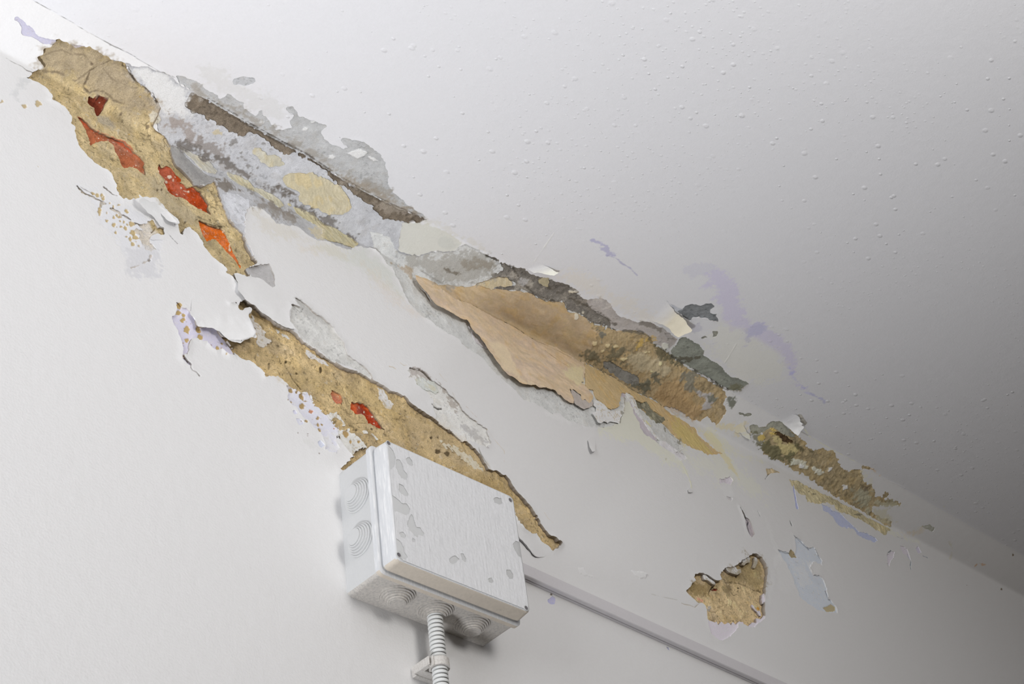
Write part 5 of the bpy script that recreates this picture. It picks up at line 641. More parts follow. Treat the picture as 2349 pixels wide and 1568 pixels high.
T((0.423,0.367,0.331),0.65,1.5,4,0,None,'1204,-1714 1367,-1667 1488,-1712 1547,-1757 1462,-1756 1357,-1754 1223,-1829')
T((0.353,0.293,0.244),0.6,1.5,6,0,None,'1653,-1758 1756,-1793 1894,-1894 1934,-2000 1878,-2015 1800,-1959 1705,-1858')
T((0.458,0.438,0.430),0.6,4,9,0,None,'1999,-2235 2223,-2187 2391,-2235 2309,-2341 2113,-2346')
T((0.359,0.346,0.310),0.9,0.8,0.5,-0.8,None,'2209,-2475 2265,-2583 2310,-2672 2220,-2586')
S((0.130,0.111,0.093),0.7,0.8,0.5,0.6,-0.8,None,'1210,-1706 1290,-1693 1367,-1661 1429,-1673 1478,-1706 1553,-1749')
S((0.054,0.044,0.035),1,0.9,0.6,0.8,-1.5,None,'1508,-2134 1554,-2143 1606,-2150 1673,-2119')
S((0.493,0.312,0.130),0.5,0.6,0.4,0.4,-0.4,0,'2089,-1898 2169,-1955 2251,-1995')
S((0.430,0.353,0.240),0.5,0.6,0.4,0.4,-0.4,None,'1877,-1778 1918,-1873 2025,-1968 2114,-2031 2240,-2066 2391,-2092 2432,-2186')
S((0.608,0.455,0.223),0.5,0.5,0.4,0.4,-0.4,0,'1698,-1570 1755,-1626 1807,-1643')
S((0.577,0.432,0.211),0.6,0.6,0.4,0.4,-0.5,0,'881,-1850 934,-1835 974,-1841')
S((0.583,0.436,0.213),0.5,0.4,0.4,0.4,-0.4,0,'1059,-1707 1110,-1724 1187,-1681')
S((0.644,0.482,0.237),0.5,0.4,0.5,0.6,-0.3,0,'2391,-2108 2535,-2249 2651,-2335 2622,-2515')
S((0.686,0.515,0.253),0.6,0.5,0.4,0.4,-0.4,0,'3205,-3023 3250,-3087 3336,-3127')
P('lifting_paint','rough white paint scab right of the box, edged by a dark crack','flake',(0.860,0.860,0.860),0.6,1,0,(3078,-3504,2746,-3627,3),'2682,-3370 2787,-3393 2924,-3444 3004,-3405 3062,-3495 3185,-3528 3234,-3565 3120,-3677 2940,-3758 2872,-3737 2796,-3656 2717,-3592 2668,-3564')
S((0.039,0.027,0.014),1,0.9,0.5,0.5,-2,None,'2678,-3607 2744,-3644 2790,-3689 2872,-3737 2921,-3765')
P('lavender_undercoat','small lavender chip just below the cable duct','lav',(0.581,0.575,0.791),-0.6,0.5,0,None,'3016,-4317 3100,-4232 3166,-4244 3120,-4338 3062,-4363 3009,-4359')
P('lavender_undercoat','tiny lavender chip below the cable duct, further right','lav',(0.472,0.477,0.621),-0.6,0.4,0,None,'5045,-4296 5100,-4291 5103,-4336 5068,-4324')
T((0.860,0.860,0.860),0.5,1,2,0.8,0,'3658,-3668 3756,-3609 3783,-3683 3900,-3677 3893,-3709 3775,-3721 3675,-3721')
T((0.860,0.860,0.860),0.7,1,2,1,0,'4661,-3335 4741,-3319 4818,-3316 4940,-3261 4967,-3276 4886,-3354 4765,-3409 4708,-3392')
S((0.446,0.425,0.377),0.35,0.5,0.4,0.3,-0.4,0,'4969,-3570 5145,-3547 5310,-3515 5477,-3483')
S((0.459,0.370,0.250),0.4,0.7,0.4,0.3,-0.6,0,'5555,-3505 5610,-3505 5728,-3478 5813,-3483 5877,-3428 5959,-3363')
T((0.097,0.064,0.036),0.85,0.6,0.6,0,0,'2889,-3942 2886,-3948 2864,-3962 2844,-3967 2833,-3967 2817,-3968 2835,-3956 2845,-3951 2867,-3941 2891,-3936')
T((0.100,0.066,0.037),0.85,0.6,0.6,0,0,'3109,-4212 3103,-4223 3092,-4229 3079,-4235 3071,-4234 3067,-4227 3076,-4216 3085,-4206 3097,-4205 3109,-4206')
T((0.107,0.071,0.040),0.85,0.6,0.6,0,0,'4055,-3991 4055,-3998 4036,-4005 4019,-4010 4010,-4012 3998,-4010 4013,-4000 4022,-3993 4041,-3986 4058,-3985')
T((0.124,0.082,0.046),0.85,0.6,0.6,0,0,'5767,-4055 5760,-4060 5752,-4068 5741,-4071 5734,-4069 5733,-4065 5739,-4057 5746,-4054 5757,-4049 5765,-4049')
T((0.102,0.068,0.038),0.85,0.6,0.6,0,0,'3475,-3966 3463,-3975 3457,-3980 3443,-3987 3430,-3986 3433,-3981 3433,-3975 3446,-3969 3460,-3965 3467,-3963')
S((0.129,0.116,0.101),0.45,0.8,0.35,0.25,-1,None,'-4305,645 -4242,639 -4144,641 -4054,647 -3943,640 -3847,639 -3764,635 -3635,627 -3556,633 -3461,635 -3346,630 -3240,641 -3144,646 -3076,650 -3012,640 -2883,641 -2753,641 -2655,647 -2565,666 -2461,644')
S((0.288,0.271,0.243),0.4,0.3,0.5,0.5,0,None,'895,467 1107,500 1438,551')
T((0.676,0.670,0.602),0.85,1.2,2,0,0,'878,416 960,526 1302,635 1553,646 1812,630 1809,559 1792,481 1660,380 1560,363 1506,285 1389,191 1201,122 1109,110')
T((0.608,0.614,0.568),0.6,2,3,0,0,'1475,501 1483,591 1665,598 1781,571 1778,500 1677,432 1526,458')
T((0.709,0.685,0.600),0.4,3,5,0,0,'960,526 1302,635 1812,630 2014,662 2220,648 2058,719 1693,700 1309,711 1035,598')
T((0.827,0.763,0.634),0.35,8,9,0,0,'3241,872 3636,893 4066,1015 4434,953 4790,930 5032,1019 4879,1161 4590,1119 4145,1126 3711,1133 3346,1079')
T((0.860,0.854,0.714),0.35,9,9,0,0,'7090,945 6853,871 6544,926 5880,1194 5688,1570 5990,1616 6474,1615 6864,1598 7253,1484 7423,1239 7296,1027')
T((0.860,0.860,0.860),0.35,2,4,0.3,0,'7755,-1232 7936,-1141 7983,-1299 7991,-1565 8041,-1851 7822,-2191 7694,-2420 7497,-2846 7579,-2818 7805,-2381 7963,-2141 8154,-1885 8088,-1433 8014,-1209')
T((0.860,0.860,0.860),0.5,3,4,0.4,0,'3536,-1283 3675,-1293 3843,-1262 4111,-1262 4315,-1232 4143,-1309 3822,-1373 3519,-1372')


# ------------------------------------------------------------------ soften the stair steps along every patch border
DU = np.zeros((NU, NS), np.float32); DS = np.zeros((NU, NS), np.float32)
def relax(lb):
    hb = np.zeros((NU - 1, NS), bool); hb[:, 1:-1] = lb[:, 1:] != lb[:, :-1]         # edge (i,j)-(i+1,j)
    vb = np.zeros((NU, NS - 1), bool); vb[1:-1, :] = lb[1:, :] != lb[:-1, :]         # edge (i,j)-(i,j+1)
    deg = np.zeros((NU, NS), np.int8)
    deg[:-1] += hb; deg[1:] += hb; deg[:, :-1] += vb; deg[:, 1:] += vb
    ok = deg == 2
    du = np.zeros((NU, NS), np.float32); ds_ = np.zeros((NU, NS), np.float32)
    for it in range(4):
        X = gu[:, None].astype(np.float32) + du; Y = gs[None].astype(np.float32) + ds_
        ax = np.zeros_like(X); ay = np.zeros_like(X)
        ax[:-1] += hb * X[1:]; ax[1:] += hb * X[:-1]; ax[:, :-1] += vb * X[:, 1:]; ax[:, 1:] += vb * X[:, :-1]
        ay[:-1] += hb * Y[1:]; ay[1:] += hb * Y[:-1]; ay[:, :-1] += vb * Y[:, 1:]; ay[:, 1:] += vb * Y[:, :-1]
        nx = np.where(ok, .5 * X + .25 * ax, X); ny = np.where(ok, .5 * Y + .25 * ay, Y)
        du += nx - X; ds_ += ny - Y
    return du, ds_, hb, vb
DU, DS, HB, VB = relax(lab)

Z = [z for z in NZ]
def sm(x, a, b):
    t = np.clip((x - a) / (b - a), 0, 1); return t * t * (3 - 2 * t)
def mixc(c, t, col): return c * (1 - t)[:, None] + t[:, None] * np.array(col)
def look(kind, base, ix, uu, ss):
    n = [z[ix] for z in NZ]; g = GR[ix]; c = np.tile(base, (len(ix), 1))
    fb = (n[1] - .5) * .5 + (n[2] - .5) * .4 + (n[3] - .5) * .4
    mul = np.ones(len(ix)); h = np.zeros(len(ix))
    def fine(k, per): return noise(uu, ss, per, k)
    if kind == 'plaster':
        mul += .22 * (n[0] - .5) + .36 * (n[1] - .5) + .30 * (n[2] - .5) + .24 * (n[3] - .5) + .22 * (g - .5)
        c = mixc(c, .45 * sm(n[5] + .3 * (n[3] - .5), .55, .8), base * np.array((.82, .86, 1.05)))
        c = mixc(c, .35 * sm(n[6] + .3 * (n[4] - .5), .62, .85), base * np.array((1.12, 1.06, .86)))
        f = fine(11, .0024); c = mixc(c, .7 * sm(f, .80, .90), base * .33)
        f3 = fine(27, .0055); c = mixc(c, .5 * sm(f3, .86, .95), base * .5)
        f2 = fine(12, .0034); c = mixc(c, .5 * sm(f2, .90, .96), np.array((.62, .58, .5)))
        rid = 1 - np.abs(noise(uu + .6 * ss, ss * 1.8, .03, 13) * 2 - 1 + .35 * (n[2] - .5)); cr = sm(rid, .955, .995) * sm(n[0], .45, .6)
        c = mixc(c, .55 * cr, base * .5)
        h += 3.2 * (n[0] - .5) + 1.7 * (n[1] - .5) + .9 * (n[2] - .5) + .5 * (n[3] - .5) + .25 * (g - .5) - .8 * cr
    elif kind == 'brick':
        mul += .35 * (n[2] - .5) + .3 * (n[3] - .5) + .25 * (g - .5)
        c = mixc(c, .45 * sm(n[1] + .5 * (n[4] - .5), .5, .75), base * .7 + .3 * np.array((.62, .50, .42)))
        f = fine(14, .003); c = mixc(c, .8 * sm(f, .87, .94), np.array((.8, .62, .5)))
        f = fine(15, .0026); c = mixc(c, .6 * sm(f, .88, .95), base * .35)
        h += 1.6 * (n[1] - .5) + .9 * (n[2] - .5) + .6 * (n[3] - .5) + .2 * (g - .5)
    elif kind == 'skim':
        mul += .08 * (n[0] - .5) + .10 * (n[1] - .5) + .10 * (n[2] - .5) + .12 * (n[3] - .5) + .10 * (g - .5)
        f = fine(16, .0022); c = mixc(c, .45 * sm(f + .35 * (n[5] - .5), .80, .95), base * .5)
        c = mixc(c, .4 * sm(n[6] + .4 * (n[3] - .5), .62, .82), base * np.array((.86, .83, .79)))
        h += .7 * (n[1] - .5) + .4 * (n[2] - .5) + .22 * (n[3] - .5) + .12 * (g - .5)
    elif kind == 'chalk':
        mul += .10 * (n[1] - .5) + .12 * (n[2] - .5) + .14 * (n[3] - .5) + .08 * (g - .5)
        f = fine(17, .0024) * .6 + fine(18, .0013) * .4; c = mixc(c, .7 * sm(f, .60, .72), np.array(base) * np.array((.72, .62, .46)))
        h += .6 * (n[1] - .5) + .5 * (n[2] - .5) + .35 * (n[3] - .5)
    elif kind in ('mortar', 'concrete', 'mould'):
        a = .7 if kind == 'concrete' else 1.2
        mul += a * (.22 * (n[1] - .5) + .25 * (n[2] - .5) + .22 * (n[3] - .5) + .15 * (g - .5))
        f = fine(19, .0026); c = mixc(c, .6 * sm(f, .80, .93), base * .45)
        if kind == 'mould':
            c = mixc(c, .6 * sm(n[1] + .5 * (n[3] - .5), .58, .8), base * .55)
            c = mixc(c, .6 * sm(n[6] + .5 * (n[4] - .5), .62, .85), np.minimum(base * 1.9, .7) * np.array((1, .99, .97)))
        h += a * (1.3 * (n[1] - .5) + .9 * (n[2] - .5) + .5 * (n[3] - .5) + .2 * (g - .5))
    elif kind in ('yellow', 'leaf', 'olive'):
        st = noise(uu * .8 - ss * .6 + .002 * n[1], (uu * .6 + ss * .8) * 4.5 + .03 * (n[1] - .5), .012, 20)
        st2 = noise(uu * .8 - ss * .6, (uu * .6 + ss * .8) * 5 + .04 * (n[1] - .5), .005, 21)
        if kind == 'leaf':
            wv = .012 * (n[0] - .5) + .005 * (n[1] - .5)
            st = noise(uu + wv, ss * 5.5 + 2.2 * wv, .034, 20); st2 = noise(uu, ss * 5 + 3 * wv, .011, 21)
            c = mixc(c, .75 * sm(noise(uu * .8, ss * 2.4 + 2 * wv, .026, 28) + .35 * (n[3] - .5), .54, .62), base * np.array((1.0, 1.0, 1.12)))
            vein = 1 - np.abs(noise(uu, ss * 3.2 + 2.5 * wv, .022, 29) * 2 - 1); c = mixc(c, .5 * sm(vein + .15 * (n[4] - .5), .86, .97), np.minimum(base * np.array((1.08, 1.10, 1.20)), .85))
            c = mixc(c, .45 * sm(n[2] * .5 + n[3] * .5, .55, .75), base * np.array((.97, .90, .80)))
        mul += .12 * (st - .5) + .10 * (st2 - .5) + .10 * (n[2] - .5) + .06 * (g - .5)
        c = mixc(c, (.55 if kind != 'olive' else .4) * sm(n[6] * .6 + st * .4, .55, .72), base * np.array((1.03, .94, .74)))
        c = mixc(c, .6 * sm(n[5] * .55 + st2 * .45, .58, .72), np.minimum(base * np.array((1.08, 1.10, 1.20)), .85))
        if kind == 'olive':
            f = fine(22, .0028); c = mixc(c, .6 * sm(f + .6 * (n[1] - .5), .72, .9), base * .45)
            c = mixc(c, .55 * sm(n[1] + .5 * (n[3] - .5), .6, .8), base * np.array((.72, .74, .78)))
            h += .8 * (n[1] - .5) + .9 * (n[2] - .5) + .6 * (n[3] - .5)
        if kind == 'leaf':
            ln = noise(uu * .84 - ss * .54, (uu * .54 + ss * .84) * 9 + .05 * (n[0] - .5), .03, 23)
            mul += .10 * (ln - .5); c = mixc(c, .35 * sm(n[1] + .3 * (n[3] - .5), .55, .7), np.minimum(base * np.array((.98, 1.0, 1.16)), .85))
            h += .5 * (ln - .5)
        h += .5 * (st - .5) + .35 * (st2 - .5) + .35 * (n[2] - .5)
    elif kind == 'lav':
        mul += .05 * (n[1] - .5) + .05 * (g - .5)
        f = fine(24, .0026) * .55 + fine(25, .0014) * .45; c = mixc(c, .45 * sm(f, .58, .72), np.minimum(base * np.array((1.14, 1.10, .97)), .82))
        f = fine(26, .0030); c = mixc(c, .5 * sm(f, .9, .96), base * np.array((.6, .52, .45)))
        h += .15 * (n[2] - .5)
    elif kind == 'flake':
        mul += .015 * (n[1] - .5); h += .5 * (n[5] - .5)
    return np.clip(c * np.clip(mul, .3, 1.7)[:, None], .01, .88), h

def new_mesh(name, verts, quads, colors, material, kind_obj=None, parent=None, label=None, recentre=True):
    me = bpy.data.meshes.new(name)
    ctr = verts.mean(0) if recentre else np.zeros(3)
    v = (verts - ctr).astype(np.float32)
    me.vertices.add(len(v)); me.vertices.foreach_set('co', v.ravel())
    q = np.asarray(quads, np.int32); nq = len(q)
    me.loops.add(nq * 4); me.loops.foreach_set('vertex_index', q.ravel())
    me.polygons.add(nq); me.polygons.foreach_set('loop_start', np.arange(0, nq * 4, 4, dtype=np.int32))
    me.polygons.foreach_set('use_smooth', np.ones(nq, bool))
    me.update(calc_edges=True)
    at = me.attributes.new('col', 'FLOAT_COLOR', 'POINT')
    at.data.foreach_set('color', np.c_[colors, np.ones(len(v))].astype(np.float32).ravel())
    me.materials.append(material)
    ob = bpy.data.objects.new(name, me); sc.collection.objects.link(ob); ob.location = ctr
    if kind_obj: ob['kind'] = kind_obj
    if label: ob['label'] = label
    if parent:
        ob.parent = parent; ob.location = Vector(ctr) - parent.location
    return ob

UU = (gu[:, None] + DU).ravel(); SS = (gs[None] + DS).ravel()
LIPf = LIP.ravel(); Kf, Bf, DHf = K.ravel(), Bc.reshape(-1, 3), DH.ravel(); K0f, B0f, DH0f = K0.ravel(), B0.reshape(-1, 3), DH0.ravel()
border = np.ones((NU, NS), np.float32)
rm = np.minimum(np.minimum(np.arange(NU), NU - 1 - np.arange(NU))[:, None], np.minimum(np.arange(NS), NS - 1 - np.arange(NS))[None])
border = np.clip(rm / 12., 0, 1).ravel()
def lift_of(lift, uu, ss):
    if not lift: return np.zeros(len(uu))
    ax, ay, bx, by, H = lift; ax, ay, bx, by = ax * 1e-4, ay * 1e-4, bx * 1e-4, by * 1e-4
    ex, ey = bx - ax, by - ay
    t = np.clip(((uu - ax) * ex + (ss - ay) * ey) / (ex * ex + ey * ey), 0, 1.25)
    return H * t ** 2
def heights(k, ix):
    uu, ss = UU[ix], SS[ix]
    if k == 0: return (LIPf[ix] * border[ix] + DH0f[ix] * .8)
    name, label, kind, col, h0, lift = PATCH[k - 1]
    _, h = look(kind, col, ix, uu, ss)
    return h0 + h * HN(kind) + lift_of(lift, uu, ss) + DHf[ix]
def HN(kind): return 1.0
def colours(k, ix):
    if k == 0:
        base = np.where((SS[ix] > SB)[:, None], CWHITE, WHITE)
        return base * K0f[ix][:, None] + B0f[ix]
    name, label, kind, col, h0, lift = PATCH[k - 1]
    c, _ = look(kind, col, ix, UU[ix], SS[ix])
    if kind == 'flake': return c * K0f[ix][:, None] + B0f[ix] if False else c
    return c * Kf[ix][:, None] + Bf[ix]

# quads: outward (into the room) winding
fi, fj = np.meshgrid(np.arange(NU - 1), np.arange(NS - 1), indexing='ij')
def quads_of(mask, oi=0, oj=0):
    i, j = np.nonzero(mask); i = i + oi; j = j + oj
    return np.stack([vid(i, j), vid(i + 1, j), vid(i + 1, j + 1), vid(i, j + 1)], 1)
# structure objects
def coarse(us_, ss_):
    V = []; Q = []
    for a in range(len(us_) - 1):
        for b in range(len(ss_) - 1):
            n = len(V); c = [(us_[a], ss_[b]), (us_[a + 1], ss_[b]), (us_[a + 1], ss_[b + 1]), (us_[a], ss_[b + 1])]
            V += c; Q.append([n, n + 1, n + 2, n + 3])
    return np.array(V), np.array(Q)
REG = np.where(gs[:-1] + STEP / 2 < 0, 0, np.where(gs[:-1] + STEP / 2 < SB, 1, 2))
US = (-1.7, U0, gu[-1], 2.6)
PARENT = []
for r, (nm, mt, rng) in enumerate((('wall_back', M['paint'], (-ZB, gs[0], 0)), ('trim_1', M['paint'], (0, SB)), ('ceiling', M['ceil'], (SB, gs[-1], 1.6)))):
    msk = (lab == 0) & (REG == r)[None]
    q = quads_of(msk); ix, inv = np.unique(q, return_inverse=True); inv = inv.reshape(q.shape)
    V = place(UU[ix], SS[ix], heights(0, ix) * .001); C_ = colours(0, ix); Qs = [inv]; nv = len(ix)
    jr = np.nonzero(REG == r)[0]; sa, sb = gs[jr[0]], gs[jr[-1] + 1]
    strips = [(US[0], US[1]), (US[2], US[3])]
    parts = []
    fine_s = gs[jr[0]:jr[-1] + 2][::4]
    if fine_s[-1] != sb: fine_s = np.append(fine_s, sb)
    for a, b in strips: parts.append(coarse((a, b), fine_s))
    if r == 0: parts.append(coarse(US, (rng[0], gs[0])))
    if r == 2: parts.append(coarse(US, (gs[-1], rng[2])))
    for v, qq in parts:
        V = np.vstack([V, place(v[:, 0], v[:, 1], np.zeros(len(v)))]); C_ = np.vstack([C_, np.tile(CWHITE if r == 2 else WHITE, (len(v), 1))])
        Qs.append(qq + nv); nv += len(v)
    PARENT.append(dict(name=nm, V=V, C=C_, Q=Qs, mat=mt))

# borders between neighbouring patches: the higher side gets the step face
pair = []
i, j = np.nonzero(HB); pair.append(np.stack([lab[i, j - 1], lab[i, j], vid(i, j), vid(i + 1, j)], 1))
i, j = np.nonzero(VB); pair.append(np.stack([lab[i, j], lab[i - 1, j], vid(i, j), vid(i, j + 1)], 1))
pair = np.vstack(pair)                                  # label on one side, on the other, vertex, vertex
Hside = [np.zeros((len(pair), 2)), np.zeros((len(pair), 2))]
for k in range(len(PATCH) + 1):
    for sd_ in (0, 1):
        w_ = np.nonzero(pair[:, sd_] == k)[0]
        if len(w_):
            for e in (0, 1): Hside[sd_][w_, e] = heights(k, pair[w_, 2 + e])
def step_faces(k):
    """vertical faces from the rim of patch k down to its lower neighbours"""
    V, C_, n = [], [], 0
    for sd_ in (0, 1):
        w_ = np.nonzero((pair[:, sd_] == k) & ((Hside[sd_] > Hside[1 - sd_] + .02).any(1)))[0]
        if not len(w_): continue
        a, b = pair[w_, 2], pair[w_, 3]
        if sd_ == 1: a, b = b, a; ha, hb_ = Hside[sd_][w_, 1], Hside[sd_][w_, 0]; la, lb_ = Hside[1 - sd_][w_, 1], Hside[1 - sd_][w_, 0]
        else: ha, hb_ = Hside[sd_][w_, 0], Hside[sd_][w_, 1]; la, lb_ = Hside[1 - sd_][w_, 0], Hside[1 - sd_][w_, 1]
        la = np.minimum(la, ha) - .3; lb_ = np.minimum(lb_, hb_) - .3
        p0 = place(UU[a], SS[a], ha * .001); p1 = place(UU[b], SS[b], hb_ * .001); p2 = place(UU[b], SS[b], lb_ * .001); p3 = place(UU[a], SS[a], la * .001)
        V.append(np.stack([p0, p1, p2, p3], 1).reshape(-1, 3))
        ca, cb = colours(k, a), colours(k, b)
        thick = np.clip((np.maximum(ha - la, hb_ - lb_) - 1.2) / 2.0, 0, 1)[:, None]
        gap_shade = np.array((.20, .155, .105)); da, db = ca * (1 - thick) + gap_shade * thick, cb * (1 - thick) + gap_shade * thick  # shadow gap under high edges, painted into the broken plaster's brown
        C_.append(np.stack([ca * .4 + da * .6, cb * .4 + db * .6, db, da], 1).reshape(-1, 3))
    if not V: return None
    V = np.vstack(V); return V, np.vstack(C_), np.arange(len(V)).reshape(-1, 4)[:, ::-1], V[::4]
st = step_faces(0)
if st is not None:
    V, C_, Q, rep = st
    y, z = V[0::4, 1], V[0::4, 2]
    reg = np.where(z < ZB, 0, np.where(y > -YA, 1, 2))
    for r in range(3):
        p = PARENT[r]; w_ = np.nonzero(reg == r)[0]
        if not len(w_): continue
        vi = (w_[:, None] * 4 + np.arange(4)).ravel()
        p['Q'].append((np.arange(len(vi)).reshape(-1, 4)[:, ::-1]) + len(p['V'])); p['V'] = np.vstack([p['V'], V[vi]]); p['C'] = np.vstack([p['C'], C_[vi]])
ROOT = []
for p in PARENT:
    ob = new_mesh(p['name'], p['V'], np.vstack(p['Q']), p['C'], p['mat'], 'structure', recentre=False)
    ROOT.append(ob)
ROOT[0]['label'] = 'off-white painted wall with bare plaster and peeling layers'; ROOT[1]['label'] = 'slanted plaster band between the wall and the ceiling'; ROOT[2]['label'] = 'white blistered ceiling above the damaged wall'
for ob, c in zip(ROOT, ('wall', 'cornice', 'ceiling')): ob['category'] = c
def parent_for(ix):
    s = SS[ix].mean(); return ROOT[0 if s < 0.004 else (1 if s < SB else 2)]
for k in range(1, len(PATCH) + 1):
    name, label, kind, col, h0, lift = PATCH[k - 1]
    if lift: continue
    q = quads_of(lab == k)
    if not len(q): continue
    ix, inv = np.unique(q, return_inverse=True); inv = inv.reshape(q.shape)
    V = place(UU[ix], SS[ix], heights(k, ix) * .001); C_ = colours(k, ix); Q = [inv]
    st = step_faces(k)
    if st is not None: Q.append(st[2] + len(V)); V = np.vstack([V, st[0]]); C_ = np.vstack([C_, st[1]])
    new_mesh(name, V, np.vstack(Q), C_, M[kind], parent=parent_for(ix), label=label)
# loose paint sheets: thin shells standing off the surface at their free edge
for k, i0, i1, j0, j1, msk in SHEETS:
    name, label, kind, col, h0, lift = PATCH[k - 1]
    lb = np.zeros((NU - 1, NS - 1), np.int16); lb[i0:i1 - 1, j0:j1 - 1] = msk
    du, ds_, hb, vb = relax(lb)
    q = quads_of(lb > 0); ix, inv = np.unique(q, return_inverse=True); inv = inv.reshape(q.shape)
    uu = (gu[:, None] + du).ravel()[ix]; ss = (gs[None] + ds_).ravel()[ix]
    li = lift_of(lift, uu, ss)
    c, hk = look(kind, col, ix, uu, ss)
    top = h0 * np.clip(li / 1.0, .1, 1) + .04 + li + .6 * np.clip(li / 2, 0, 1) * (NZ[5][ix] - .5) + np.clip(li / 3, 0, 1) * .8 * (NZ[6][ix] - .5)
    base_ = np.maximum(LIPf[ix], 0) ; top = top + base_ * .9
    P0 = place(uu, ss, 0 * top); vdir = CAM - P0
    nrm = place(uu, ss, 0 * top + 1.0) - P0; vd = vdir / np.maximum((vdir * nrm).sum(1), .05)[:, None]
    Vt = P0 + vd * (top * .001)[:, None]; Vb = P0 + vd * ((top - np.clip(.25 + li * .08, 0, .9)) * .001)[:, None]
    c, hk = look(kind, col, ix, uu, ss)
    if kind == 'flake':                                  # the attached side is the same paint as around it
        bw = np.where((ss > SB)[:, None], CWHITE, WHITE) * K0f[ix][:, None] + B0f[ix]
        tt = np.clip(li / 3.5, 0, 1)[:, None]; c = bw * (1 - tt) + c * tt
    else:
        c = c * Kf[ix][:, None] + Bf[ix]; top = top + hk * .7 + .3
    # free rim
    i, j = np.nonzero(hb); e1 = np.stack([vid(i, j), vid(i + 1, j)], 1); ins = lb[i, j] > 0
    e1[~ins] = e1[~ins][:, ::-1]
    i, j = np.nonzero(vb); e2 = np.stack([vid(i, j + 1), vid(i, j)], 1); ins = lb[i, j] > 0
    e2[~ins] = e2[~ins][:, ::-1]
    e = np.searchsorted(ix, np.vstack([e1, e2])); n = len(ix)
    # the rim keeps its own corner points so that its edge stays crisp
    rv = np.vstack([Vt[e[:, 0]], Vb[e[:, 0]], Vb[e[:, 1]], Vt[e[:, 1]]]); m_ = len(e); r0 = 2 * n + np.arange(m_)
    rq = np.stack([r0, r0 + m_, r0 + 2 * m_, r0 + 3 * m_], 1)
    V = np.vstack([Vt, Vb, rv]); C_ = np.vstack([c, c * .97, c[e[:, 0]], c[e[:, 0]], c[e[:, 1]], c[e[:, 1]]])
    new_mesh(name, V, np.vstack([inv, inv[:, ::-1] + n, rq]), C_, M[kind], parent=parent_for(ix), label=label)

# ------------------------------------------------------------------ objects on the wall
def link(name, bm, material, parent=None, smooth=False, label=None, auto=True):
    bmesh.ops.recalc_face_normals(bm, faces=bm.faces)
    me = bpy.data.meshes.new(name); bm.to_mesh(me); bm.free(); me.materials.append(material)
    ob = bpy.data.objects.new(name, me); sc.collection.objects.link(ob)
    if smooth:
        me.polygons.foreach_set('use_smooth', [True] * len(me.polygons))
        me.set_sharp_from_angle(angle=math.radians(38))
    if parent: ob.parent = parent
    if label: ob['label'] = label
    return ob
def thing(name, label, cat, loc):
    o = bpy.data.objects.new(name, None); o.empty_display_size = .02; sc.collection.objects.link(o); o.location = loc; o['label'] = label; o['category'] = cat; return o
def rrect(x0, x1, z0, z1, r, n=6):
    out = []
    for cx, cz, a0 in ((x1 - r, z1 - r, 0), (x0 + r, z1 - r, PI / 2), (x0 + r, z0 + r, PI), (x1 - r, z0 + r, 3 * PI / 2)):
        for k in range(n + 1):
            a = a0 + PI / 2 * k / n; out.append((cx + r * math.cos(a), cz + r * math.sin(a)))
    return out
def loft(bm, rings, cap0=True, cap1=True):
    vs_ = [[bm.verts.new(p) for p in r] for r in rings]; n = len(rings[0])
    for a, b in zip(vs_[:-1], vs_[1:]):
        for k in range(n): bm.faces.new((a[k], a[(k + 1) % n], b[(k + 1) % n], b[k]))
    if cap0: bm.faces.new(vs_[0])
    if cap1: bm.faces.new(vs_[-1][::-1])
def dust(colr, scale, amt, lo=.45, hi=.62):
    def f(nt, tc, out):
        N, L = nt.nodes, nt.links
        n = N.new('ShaderNodeTexNoise'); n.inputs['Scale'].default_value = scale; n.inputs['Detail'].default_value = 6; n.inputs['Roughness'].default_value = .75
        L.new(tc.outputs['Object'], n.inputs['Vector'])
        r = N.new('ShaderNodeMapRange'); r.inputs[1].default_value = lo; r.inputs[2].default_value = hi; r.inputs[4].default_value = amt; L.new(n.outputs['Fac'], r.inputs[0])
        x = N.new('ShaderNodeMix'); x.data_type = 'RGBA'; L.new(r.outputs[0], x.inputs[0]); L.new(out, x.inputs[6]); x.inputs[7].default_value = (*colr, 1)
        return x.outputs[2]
    return f
def streaks(colr, amt):
    def f(nt, tc, out):
        N, L = nt.nodes, nt.links
        mp = N.new('ShaderNodeMapping'); mp.inputs['Scale'].default_value = (1, 1, .12); L.new(tc.outputs['Object'], mp.inputs['Vector'])
        n = N.new('ShaderNodeTexNoise'); n.inputs['Scale'].default_value = 420; n.inputs['Detail'].default_value = 5; L.new(mp.outputs[0], n.inputs['Vector'])
        r = N.new('ShaderNodeMapRange'); r.inputs[1].default_value = .5; r.inputs[2].default_value = .72; r.inputs[4].default_value = amt; L.new(n.outputs['Fac'], r.inputs[0])
        x = N.new('ShaderNodeMix'); x.data_type = 'RGBA'; L.new(r.outputs[0], x.inputs[0]); L.new(out, x.inputs[6]); x.inputs[7].default_value = (*colr, 1)
        return x.outputs[2]
    return f
BXG = (.57, .575, .575)
body_m, _ = mat('box_plastic', rough=.45, grain=.02, gscale=400, bump=.05, bscale=600, attr=False, col=BXG, spec=.4)
under_m, _ = mat('box_dusty_plastic', rough=.7, grain=.04, gscale=600, bump=.25, bscale=700, attr=False, col=(.56, .53, .49), spec=.2, extra=dust((.33, .32, .31), 330, .55))
lid_m, _ = mat('lid_plastic', rough=.5, grain=.02, gscale=400, bump=.08, bscale=500, attr=False, col=(.62, .63, .645), spec=.35, extra=streaks((.80, .80, .80), .8))
lidu_m, _ = mat('lid_stained_plastic', rough=.7, grain=.05, gscale=300, bump=.15, bscale=500, attr=False, col=(.60, .54, .46), spec=.2, extra=dust((.42, .38, .33), 140, .5, .56, .72))
